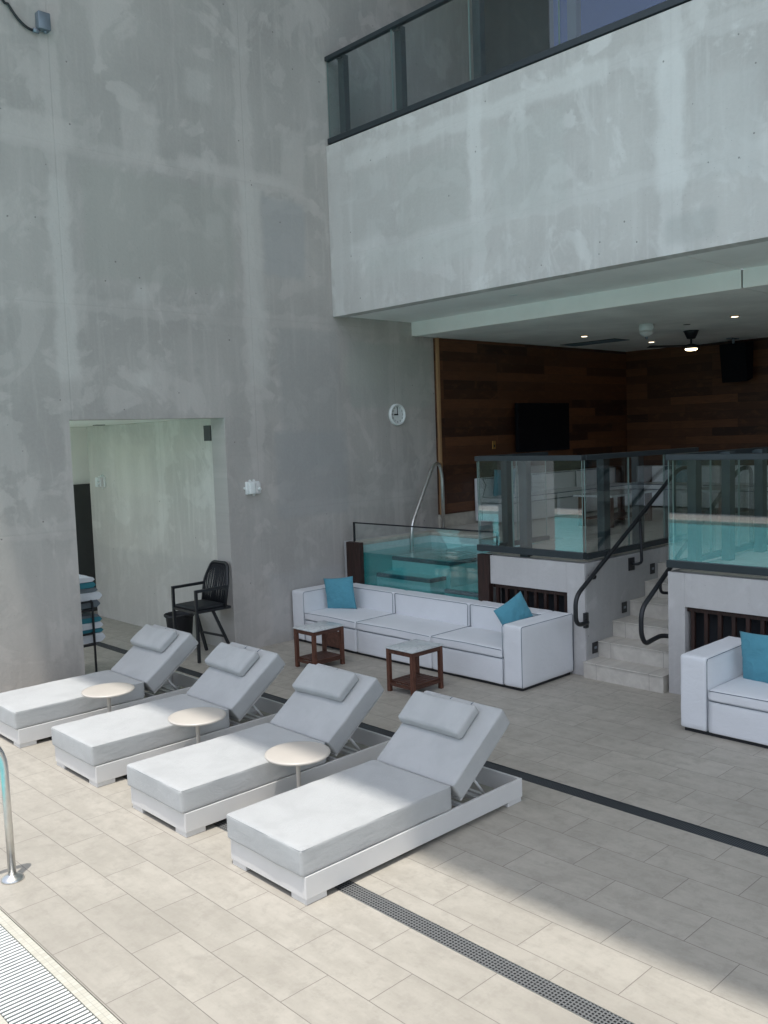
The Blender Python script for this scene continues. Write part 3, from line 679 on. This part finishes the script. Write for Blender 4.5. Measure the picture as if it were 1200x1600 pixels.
m = MB(); m.lathe([(.115, 0), (.10, -.03), (.06, -.12), (.03, -.125)], 28, (12.83, 6.72, 4.024)); m.build('canopy', 'black', t)
m = MB(); m.tube([(12.83, 6.72, 3.91), (12.83, 6.72, 3.80)], .014, 10); m.build('rod', 'black', t)
m = MB(); m.lathe([(.03, 0), (.10, -.02), (.115, -.05), (.10, -.075)], 28, (12.83, 6.72, 3.83)); m.build('motor', 'black', t)
m = MB(); m.lathe([(.088, 0), (.085, -.015), (.06, -.026), (.02, -.030)], 28, (12.83, 6.72, 3.755)); m.build('lamp', 'lamp', t)
for a in (20, 140, 260):
    m = MB(); m.T = Matrix.Translation((12.83, 6.72, 3.80)) @ Matrix.Rotation(R(a), 4, 'Z') @ Matrix.Rotation(R(8), 4, 'X'); m.box(.11, -.055, -.006, .66, .06, .004, .003, 1); m.build('blade', 'black', t)
t = thing('loudspeaker', 'large dark loudspeaker hung under the ceiling on the right wood wall', 'speaker', (14.7, 6.95, 4.0))
m = MB(); m.prism([(14.62, 3.93), (14.95, 3.97), (14.93, 3.36), (14.72, 3.30)], 'y', 6.72, 7.16); m.build('cabinet', 'tvcase', t, bevel=.01)
m = MB(); m.box(14.55, 6.9, 4.008, 14.80, 7.0, 4.024); m.box(14.68, 6.93, 3.93, 14.71, 6.96, 4.01); m.build('bracket', 'greymetal', t)
t = thing('television', 'large black television on the left wood wall of the lounge', 'television', (12.3, 9.15, 2.65))
MB().box(11.60, 9.06, 2.27, 13.02, 9.12, 3.06, .008, 2).build('casing', 'tvcase', t)
MB().box(11.63, 9.057, 2.30, 12.99, 9.0605, 3.03).build('screen', 'screen', t); MB().box(12.0, 9.12, 2.45, 12.6, 9.184, 2.9).build('wall_bracket', 'black', t)
t = thing('wall_outlet', 'brass outlet plate with a small white switch below it on the wood wall', 'outlet', (11.13, 9.18, 2.37))
MB().box(11.09, 9.172, 2.34, 11.17, 9.184, 2.47, .003, 1).build('plate', 'brass', t); MB().box(11.11, 9.165, 2.20, 11.145, 9.184, 2.235).build('switch', 'white', t); MB().box(11.115, 9.168, 2.37, 11.145, 9.172, 2.41).build('socket', 'black', t)
t = thing('air_grille', 'long dark air grille in the lounge ceiling near the back corner', 'vent', (12.9, 8.45, 4.02))
MB().box(12.67, 7.93, 4.016, 13.11, 8.98, 4.026).build('frame', 'grille', t)
m = MB()
for i in range(9): m.box(12.70 + i * .045, 7.95, 4.010, 12.71 + i * .045, 8.96, 4.016)
m.build('louvres', 'greymetal', t)
o = MB().lathe([(.055, 0), (.052, -.006)], 20, (8.669, 6.8, 4.222)).build('sprinkler_cover', 'white', at=(8.669, 6.8, 4.22)); tag(o, 'tiny round cover plate in the pale soffit behind the fascia', 'cover plate')
o = MB().lathe([(.05, 0), (.047, -.006)], 20, (12.0, 6.35, 4.025)).build('sprinkler_cover', 'grille', at=(12.0, 6.35, 4.02)); tag(o, 'flat round cover plate in the lounge ceiling beside the detector', 'cover plate')

# ============================================================ SOFAS
def cushion(name, label, loc, rot, w=.46, d=.13, group='teal throw cushions'):
    o = bmesh.new(); bmesh.ops.create_grid(o, x_segments=24, y_segments=24, size=1)
    top = o.verts[:]; bm = MB()
    def sheet(sg):
        b = bmesh.new(); vs = {}; n = 24
        for i in range(n + 1):
            for j in range(n + 1):
                a, c = -1 + 2 * i / n, -1 + 2 * j / n
                pin = 1 - .06 * (1 - a * a) * abs(c) ** 3 * 1.0 - .0; pin2 = 1 - .06 * (1 - c * c) * abs(a) ** 3
                h = ((1 - abs(a) ** 2.6) * (1 - abs(c) ** 2.6)) ** .55
                wr = noise.noise(Vector((a * 3 + loc[0], c * 3, sg))) * .012 * (1 - h * .3) + noise.noise(Vector((a * 7, c * 7 + loc[1], sg))) * .005
                vs[i, j] = b.verts.new((a * w / 2 * pin2, c * w / 2 * pin, sg * (h * d / 2) + wr * (1 if 0 < i < n and 0 < j < n else 0)))
        for i in range(n):
            for j in range(n):
                q = (vs[i, j], vs[i + 1, j], vs[i + 1, j + 1], vs[i, j + 1]); f = b.faces.new(q if sg > 0 else q[::-1]); f.smooth = True
        return b
    o.free(); bm._add(sheet(1)); bm._add(sheet(-1))
    bmesh.ops.remove_doubles(bm.b, verts=bm.b.verts, dist=.0008)
    r = bm.build(name, 'teal'); r.location = loc; r.rotation_euler = rot
    return tag(r, label, 'cushion', group)
def piping(t, paths, r=.003):
    for p in paths: MB().tube(p, r, 6).build('piping', 'piping', t)

def sofa_front_x(name, label, x0, x1, y0, y1, mods, arms, zb=.03, group='white block sofas on the deck', z0=0):
    """sofa along y, open to -x. mods = y limits of the seat units; arms = list of (ya, yb)"""
    t = thing(name, label, 'sofa', (x0, (y0 + y1) / 2, z0), group)
    H, SH, BT = .665, .40, .24
    for i, (a, b) in enumerate(zip(mods, mods[1:])):
        a_, b_ = a + .004, b - .004
        MB().puff(x0, a_, z0 + zb, x1 - BT, b_, z0 + .305, .014, 0, 10, i, .0035).build('seat_base', 'vinyl', t)
        MB().puff(x0 - .008, a_, z0 + .308, x1 - BT, b_, z0 + SH, .018, .020, 12, i, .004).build('seat_cushion', 'vinyl', t)
        MB().puff(x1 - BT, a_ + .0, z0 + zb, x1, b_, z0 + H, .022, 0, 12, i + 3, .0045).build('backrest', 'vinyl', t)
        X = x0 - .009; piping(t, [[(X, a_ + .012, z0 + SH - .006), (X, (a_ + b_) / 2, z0 + SH + .001), (X, b_ - .012, z0 + SH - .006)], [(X + .004, a_ + .01, z0 + .308), (X + .004, b_ - .01, z0 + .308)],
                  [(x1 - BT - .003, a_ + .02, z0 + SH + .005), (x1 - BT - .003, a_ + .015, z0 + H - .025), (x1 - BT - .003, a_ + .03, z0 + H - .01), (x1 - BT - .003, b_ - .03, z0 + H - .01), (x1 - BT - .003, b_ - .015, z0 + H - .025), (x1 - BT - .003, b_ - .02, z0 + SH + .005)],
                  [(X + .01, b_ - .006, z0 + SH + .001), (x1 - BT, b_ - .006, z0 + SH + .004)] if i < len(mods) - 2 else [(X, a_, z0 + .1), (X, a_, z0 + .101)]], .003)
    for (a, b) in arms:
        MB().puff(x0 - .004, a + .002, z0 + zb, x1, b - .002, z0 + H, .024, 0, 12, 9, .0045).build('arm', 'vinyl', t)
        inn = b if abs(a - y0) < .02 else a   # inner side
        s_ = -1 if inn == a else 1
        X = x0 - .005; yi = inn + (-.0 if s_ > 0 else .0)
        P = [[(X, yi, z0 + zb + .01), (X - .001, yi, z0 + H - .03), (X + .012, yi, z0 + H - .008), (x1 - BT, yi + .001, z0 + H - .006)]]
        if s_ > 0:   # the right-hand arm shows its outer face too
            P.append([(X + .002, a + .004, z0 + zb + .01), (X + .002, a + .004, z0 + H - .02), (X + .02, a + .006, z0 + H - .008), (x1 - .02, a + .006, z0 + H - .008), (x1 - .004, a + .004, z0 + H - .03), (x1 - .004, a + .004, z0 + zb + .02)])
        piping(t, P, .003)
    m = MB(); m.box(x0 + .03, y0 + .03, z0, x1 - .03, y1 - .03, z0 + zb + .01); m.build('plinth', 'blackplastic', t)
    return t
sofa_front_x('sofa', 'long white four part sofa with navy piping in front of the plunge pool', 7.03, 7.915, 5.50, 9.225, [5.745, 6.755, 7.99, 8.975], [(5.50, 5.745), (8.975, 9.225)])
sofa_front_x('sofa', 'white sofa with navy piping at the right edge, below the right pier', 6.99, 7.89, .60, 3.785, [.86, 2.2, 3.535], [(.60, .86), (3.535, 3.785)])
cushion('throw_cushion', 'square teal cushion at the left end of the long white sofa', (7.44, 8.74, .605), (R(90), R(-6), R(-68)), .43)
cushion('throw_cushion', 'teal cushion tipped on its corner against the right arm of the long white sofa', (7.45, 5.90, .645), (R(78), R(-24), R(-12)), .41)
cushion('throw_cushion', 'teal cushion against the arm of the white sofa cut off by the right edge', (7.46, 3.26, .605), (R(90), R(-4), R(-100)), .45)

# inner lounge sectional
t = thing('sectional_sofa', 'white sectional sofa with navy piping along the wood walls of the lounge', 'sofa', (12.5, 8.9, 1.2))
zz = 1.206
m = MB()
for i, (a, b) in enumerate(((10.62, 11.85), (11.86, 13.1), (13.11, 14.35))):
    MB().puff(a, 8.50, zz + .03, b, 9.17, zz + .32, .012, 0, 6, i, .001).build('seat_base', 'vinyl', t)
    MB().puff(a, 8.49, zz + .322, b, 9.10, zz + .41, .018, .01, 8, i, .001).build('seat_cushion', 'vinyl', t)
    MB().puff(a, 9.0, zz + .30, b, 9.175, zz + .70, .02, 0, 8, i, .001).build('backrest', 'vinyl', t)
    piping(t, [[(a + .01, 8.485, zz + .405), (b - .01, 8.485, zz + .405)], [(a + .01, 8.487, zz + .322), (b - .01, 8.487, zz + .322)], [(a + .01, 8.997, zz + .69), (b - .01, 8.997, zz + .69), (b - .005, 8.997, zz + .42)]], .006)
piping(t, [[(10.615, 8.5, zz + .405), (10.615, 9.0, zz + .405), (10.615, 8.995, zz + .42), (10.612, 8.93, zz + .6), (10.612, 8.99, zz + .69)], [(10.615, 8.5, zz + .322), (10.615, 9.02, zz + .322), (10.615, 9.02, zz + .05)]], .006)
for i, (a, b) in enumerate(((7.2, 8.48), (5.9, 7.19), (4.6, 5.89), (3.3, 4.59), (2.0, 3.29))):
    MB().puff(14.10, a, zz + .03, 14.9, b, zz + .32, .012, 0, 6, i, .001).build('seat_base', 'vinyl', t)
    MB().puff(14.09, a, zz + .322, 14.8, b, zz + .41, .018, .01, 8, i, .001).build('seat_cushion', 'vinyl', t)
    MB().puff(14.70, a, zz + .30, 14.92, b, zz + .70, .02, 0, 8, i, .001).build('backrest', 'vinyl', t)
    piping(t, [[(14.085, a + .01, zz + .405), (14.085, b - .01, zz + .405)], [(14.086, a + .01, zz + .322), (14.086, b - .01, zz + .322)]], .006)
cushion('throw_cushion', 'teal cushion at the open left end of the lounge sectional', (11.0, 8.88, zz + .60), (R(96), 0, R(-8)), .46)
cushion('throw_cushion', 'dark looking teal cushion deep in the lounge, seen beside the stair fence', (14.56, 7.75, zz + .62), (R(96), 0, R(-92)), .48)
t0 = None
for k, (x, y, lab) in enumerate(((11.55, 7.25, 'low table with a pale top in the lounge, left of the stairs'), (12.9, 6.25, 'low table with a pale top in the lounge, behind the stair handrail'))):
    if t0 is None:
        t0 = t = thing('coffee_table', lab, 'table', (x, y, zz), 'low tables in the lounge')
        MB().box(-.62, -.32, .43, .62, .32, .46, .004, 1).build('table_top', 'marble', t, world=False)
        for (a, b) in ((-.56, -.27), (.48, -.27), (-.56, .19), (.48, .19)): MB().box(a, b, 0, a + .08, b + .08, .43).build('leg', 'teak', t, world=False)
        MB().box(-.50, -.25, .10, .50, .25, .12).build('shelf', 'teak', t, world=False)
    else:
        t = copy_tree(t0); t.location = (x, y, zz); t['label'] = lab

# ============================================================ TEAK SIDE TABLES
def teak_table(x0, y0, x1, y1, label):
    t = thing('side_table', label, 'table', ((x0 + x1) / 2, (y0 + y1) / 2, 0), 'teak side tables by the long sofa')
    MB().box(x0 - .006, y0 - .006, .445, x1 + .006, y1 + .006, .462, .003, 2).build('table_top', 'marble', t)
    L = .042
    m = MB(); m.box(x0 + L, y0 + .004, .40, x1 - L, y0 + .03, .444); m.box(x0 + L, y1 - .03, .40, x1 - L, y1 - .004, .444); m.box(x0 + .004, y0 + L, .40, x0 + .03, y1 - L, .444); m.box(x1 - .03, y0 + L, .40, x1 - .004, y1 - L, .444)
    m.build('apron', 'teak_slat', t)
    for (a, b) in ((x0, y0), (x1 - L, y0), (x0, y1 - L), (x1 - L, y1 - L)): MB().box(a, b, 0, a + L, b + L, .4445, .003, 1).build('leg', 'teak', t)
    m = MB(); n = 7; wd = (y1 - y0 - .02) / n
    for i in range(n): m.box(x0 + .03, y0 + .01 + i * wd + .004, .095, x1 - .03, y0 + .01 + (i + 1) * wd - .004, .113, .002, 1)
    m.box(x0 + L, y0 + .005, .065, x1 - L, y0 + .03, .094); m.box(x0 + L, y1 - .03, .065, x1 - L, y1 - .005, .094); m.box(x0 + .005, y0 + L, .065, x0 + .03, y1 - L, .094); m.box(x1 - .03, y0 + L, .065, x1 - .005, y1 - L, .094)
    m.build('slatted_shelf', 'teak_slat', t)
teak_table(6.205, 7.775, 6.655, 8.135, 'marble topped teak side table nearer the concrete wall, left of the other')
teak_table(6.20, 6.22, 6.645, 6.60, 'marble topped teak side table in the middle of the long sofa')
t = thing('wooden_tray', 'small dark wooden tray leaning on the sofa front behind the left side table', 'tray', (7.0, 8.4, .06))
m = MB(); m.T = Matrix.Translation((6.985, 8.4, .05)) @ Matrix.Rotation(R(5), 4, 'Y'); m.box(-.012, -.16, 0, .004, .16, .20, .003, 1); m.build('board', 'teak_slat', t)

# ============================================================ SUN LOUNGERS
def make_lounger(sd_, ps):
    t = thing('sun_lounger', '', 'sun lounger', (0, 0, 0), 'white sun loungers in a row')
    L, W, T_ = 1.95, .74, .022; z0, z1 = .035, .168
    m = MB()
    m.box(0, 0, z0, L, T_, z1, .003, 1); m.box(0, W - T_, z0, L, W, z1, .003, 1)
    m.box(0, T_, z0, T_, W - T_, z1 - .001, .003, 1); m.box(L - T_, T_, z0, L, W - T_, z1 - .001, .003, 1)
    m.build('frame', 'frame', t, world=False)
    for (a, b) in ((.006, .006), (.006, W - .146), (L - .156, .006), (L - .156, W - .146)):
        m = MB(); m.box(a, b, 0, a + .15, b + .14, z0 + .001, .003, 1); m.build('leg', 'frame', t, world=False)
    m = MB(); m.box(T_, T_, z1 - .045, 1.25, W - T_, z1 - .02); m.box(1.23, T_, .06, 1.27, W - T_, .10); m.box(1.60, T_, .075, 1.64, W - T_, .10)
    m.build('base_panel', 'frame', t, world=False)
    MB().puff(-.022, .004, z1 + .001, 1.225, W + .006, .330, .017, .005, 18, sd_, .0038).build('mattress', 'sling', t, world=False)
    ang = -R(36.5); piv = Vector((1.235, 0, .322))
    B = Matrix.Translation(piv) @ Matrix.Rotation(ang, 4, 'Y')
    # local back frame: x up the slope, z normal (0 = lying surface)
    m = MB(); m.T = B; m.puff(0.0, .002, -.150, .655, W + .004, 0, .018, .004, 16, sd_ + 2, .0038); bk = m.build('backrest', 'sling', t, world=False)
    m = MB(); m.T = B @ Matrix.Translation((.46 + ps[0], .45 + ps[1], 0)) @ Matrix.Rotation(R(ps[2]), 4, 'Z') @ Matrix.Translation((-.46, -.45, 0)); m.puff(.33, .155, .004, .585, W + .006, .082, .024, .008, 12, sd_ + 4, .0055); m.build('head_pillow', 'sling', bk, world=False)
    for yy in (.27, .47):
        m = MB(); m.T = B; m.tube([(.54, yy, .010), (.60, yy, .0055), (.63, yy, .003), (.648, yy, -.004), (.656, yy, -.018), (.657, yy, -.12)], .0028, 6); m.build('strap', 'piping', bk, world=False)
    def loop(x0, x1, y0, y1, z, T=None):
        q = MB()
        if T is not None: q.T = T
        c_ = .012; pts = [(x0 + c_, y0, z), (x1 - c_, y0, z), (x1, y0 + c_, z), (x1, y1 - c_, z), (x1 - c_, y1, z), (x0 + c_, y1, z), (x0, y1 - c_, z), (x0, y0 + c_, z)]
        out = []
        for a, b in zip(pts, pts[1:] + pts[:1]):
            for k in range(8): out.append(Vector(a).lerp(Vector(b), k / 8) + noise.noise_vector(Vector(a).lerp(Vector(b), k / 8) * 8) * .0015)
        q.tube(out, .0032, 6, closed=True); return q
    loop(-.018, 1.221, .008, W + .002, .322).build('seam', 'sling', t, world=False)
    loop(.004, .651, .006, W, -.008, B).build('seam', 'sling', bk, world=False)
    m = MB(); m.T = B; m.box(.0, .03, -.172, .62, W - .03, -.155)
    m.build('back_board', 'frame', t, world=False)
    a_, b_ = B @ Vector((.20, .09, -.165)), Vector((1.66, .09, .10))
    for yy in (.09, W - .09): MB().tube([(a_.x, yy, a_.z), (b_.x, yy, b_.z)], .011, 8).build('support_strut', 'frame', t, world=False)
    MB().box(b_.x - .014, T_, b_.z - .012, b_.x + .014, W - T_, b_.z + .012).build('support_bar', 'frame', t, world=False)
    MB().box(1.34, T_, .13, 1.365, W - T_, .155).build('support_bar', 'frame', t, world=False)
    return t
PS = [(0, 0, 0), (.012, -.012, 1.5), (-.008, .01, -1.2), (.006, -.02, .8)]
spots = [(2.95, 3.858, 0, 'nearest white sun lounger, right end of the row, no table on its right side'),
         (2.95, 5.125, 0, 'white sun lounger second nearest, between the two largest looking mushroom tables'),
         (2.95, 6.41, 0, 'white sun lounger third nearest, in front of the black armchair'),
         (2.905, 7.79, .0, 'farthest white sun lounger, closest to the concrete wall and towel rack')]
for i, (x, y, a, lab) in enumerate(spots):
    o = make_lounger(i * 5 + 1, PS[i])
    o.location = (x, y, 0); o.rotation_euler.z = R(a); o['label'] = lab
# mushroom tables
def mushroom():
    t = thing('mushroom_table', '', 'side table', (0, 0, 0), 'round pedestal tables between the loungers')
    m = MB(); m.lathe([(.02, .415), (.19, .420), (.222, .427), (.229, .436), (.226, .444), (.205, .4475), (.001, .4475)], 56); m.build('table_top', 'mushroom', t, world=False)
    m = MB(); m.lathe([(.15, 0), (.15, .006), (.10, .014), (.045, .03), (.026, .06), (.0165, .11), (.0155, .25), (.0165, .38), (.03, .416)], 32); m.build('pedestal', 'mushroom', t, world=False)
    return t
mt = mushroom()
for i, (x, y, lab) in enumerate(((3.70, 4.865, 'beige round pedestal table beside the nearest lounger'), (3.69, 6.14, 'beige round pedestal table between the middle two loungers'), (3.58, 7.43, 'beige round pedestal table beside the farthest lounger'))):
    o = mt if i == 0 else copy_tree(mt)
    o.location = (x, y, 0); o['label'] = lab

# ============================================================ CHAIR, BIN, TOWEL RACK
t = thing('armchair', 'black metal armchair with a woven cord back, standing at the doorway', 'chair', (5.8, 9.45, 0))
Y0, Y1 = 9.17, 9.69; XF = 5.58; q = .017
def bar(a, b, w=.017, u=None):
    m = MB(); a, b = Vector(a), Vector(b); d = (b - a); L = d.length; rot = d.to_track_quat('Z', 'Y').to_matrix().to_4x4(); m.T = Matrix.Translation(a) @ rot; m.box(-w, -w, 0, w, w, L, .003, 1); return m
for yy in (Y0, Y1):
    bar((XF, yy, 0), (XF, yy, .85)).build('leg', 'black', t)
    bar((5.83, yy + (.06 if yy == Y0 else -.06), .60), (6.08 if yy == Y0 else 6.0, yy + (0.02 if yy == Y0 else -.02), 0)).build('leg', 'black', t)
    bar((XF - .017, yy, .853), (6.03, yy, .857)).build('armrest', 'black', t)
bar((5.97, Y0 + .045, .25), (5.93, Y1 - .045, .25), .013).build('stretcher', 'black', t)
m = MB(); m.box(XF - .01, Y0 + .0, .585, 6.06, Y1, .615); m.build('seat_frame', 'black', t)
m = MB(); m.puff(XF + .0, Y0 + .018, .612, 5.99, Y1 - .018, .655, .018, .008, 8, 3, .002); m.build('seat', 'cane', t)
bf = fillet([(5.98, Y0 + .01, .60), (6.03, Y0 - .0, .90), (6.10, Y0 + .09, 1.125), (6.10, Y1 - .09, 1.125), (6.03, Y1, .90), (5.98, Y1 - .01, .60)], .07, 5)
bk = MB().tube(bf, .018, 8).build('backrest_frame', 'black', t)
m = MB()
for i in range(30):
    f = (i + .5) / 30; yy = Y0 + .03 + f * (Y1 - Y0 - .06); e = min(1, min(f, 1 - f) * 6.2)
    zt = .93 + .19 * e; m.tube([(5.985, yy, .63), (6.03 + .02 * math.sin(i * 1.7) * .2, yy + .006 * math.sin(i * 2.1), .85), (6.03 + .07 * (zt - .9) / .22, yy, zt)], .0055, 5)
m.build('woven_back', 'cane', bk)
t = thing('waste_bin', 'black open waste bin against the corridor wall behind the armchair', 'bin', (5.93, 10.2, 0))
m = MB(); m.lathe([(.14, 0), (.175, .38), (.185, .42), (.178, .425), (.165, .38), (.13, .02)], 32, (5.93, 10.17, 0)); m.build('body', 'blackplastic', t)
m = MB()
pts = [(5.93 + (.184 + .004 * math.sin(5 * a)) * math.cos(a), 10.17 + (.184 + .004 * math.sin(5 * a)) * math.sin(a), .405 + .012 * math.sin(3 * a + 1)) for a in [2 * math.pi * i / 40 for i in range(40)]]
m.tube(pts, .011, 6, closed=True); m.build('liner', 'black', t)

t = thing('towel_rack', 'black metal rack behind the doorway edge, holding folded towels', 'rack', (4.4, 9.85, 0))
for (x, y) in ((4.535, 9.68), (4.535, 10.2), (4.10, 9.68), (4.10, 10.2)): bar((x, y, 0), (x, y, .84), .011).build('post', 'black', t)
for z in (.345, .475, .745, .845):
    m = MB(); m.box(4.10, 9.672, z - .011, 4.535, 9.69, z + .011); m.box(4.10, 10.19, z - .011, 4.535, 10.208, z + .011); m.box(4.528, 9.69, z - .011, 4.544, 10.19, z + .011); m.box(4.09, 9.69, z - .011, 4.106, 10.19, z + .011); m.build('rail', 'black', t)
for z in (.345, .745):
    m = MB()
    for i in range(6): m.box(4.106, 9.74 + i * .08, z - .006, 4.528, 9.755 + i * .08, z + .002)
    m.build('shelf', 'black', t)
def towel(x0, x1, y0, y1, z0, h, mat, lab):
    m = MB(); n = 12; prof = []
    for k in range(17):
        a = math.pi * (k / 16) - math.pi / 2; prof.append((x1 - h / 2 + h / 2 * math.cos(a), z0 + h / 2 + h / 2 * math.sin(a)))
    for k in range(5): prof.append((x1 - h / 2 - (x1 - h / 2 - x0) * (k + 1) / 5, z0 + h + .004 * math.sin(k * 2 + x0 * 9)))
    prof.append((x0, z0))
    o = bmesh.new(); rings = []
    for j in range(7):
        yy = y0 + (y1 - y0) * j / 6; s = .92 if j in (0, 6) else 1
        rings.append([o.verts.new((p[0] + .006 * math.sin(j * 2.3 + i), yy, z0 + h / 2 + (p[1] - z0 - h / 2) * s + .003 * math.sin(j + i * .7))) for i, p in enumerate(prof)])
    for A, B in zip(rings, rings[1:]):
        for i in range(len(prof)): f = o.faces.new((A[i], A[(i + 1) % len(prof)], B[(i + 1) % len(prof)], B[i])); f.smooth = True
    o.faces.new(rings[0][::-1]); o.faces.new(rings[-1]); bmesh.ops.recalc_face_normals(o, faces=o.faces)
    m._add(o); r = m.build('folded_towel', mat, at=((x0 + x1) / 2, (y0 + y1) / 2, z0)); return tag(r, lab, 'towel', 'folded pool towels on the rack')
tw = [(.76, .085, 'towel_g', 4.60, 'grey towel at the bottom of the upper shelf of the rack'), (.845, .095, 'towel_w', 4.63, 'rolled white towel sticking out of the upper shelf of the rack'),
      (.94, .05, 'towel_g', 4.58, 'thin grey towel above the rolled white one on the rack'), (.99, .07, 'towel_t', 4.56, 'teal towel second from the top of the rack'), (1.06, .055, 'towel_w', 4.55, 'white towel on the very top of the rack'),
      (.355, .11, 'towel_w', 4.64, 'white towel lying lowest on the lower rack shelf'), (.465, .05, 'towel_t', 4.62, 'teal towel just above the lowest white towel'), (.515, .075, 'towel_w', 4.62, 'white towel in the middle of the lower rack shelf'),
      (.59, .06, 'towel_t', 4.61, 'teal towel upper on the lower rack shelf'), (.65, .025, 'towel_g', 4.58, 'thin grey towel on top of the lower rack shelf')]
for (z, h, mt_, x1, lab) in tw: towel(4.14, x1 + .045, 9.72, 10.16, z, h, mt_, lab)
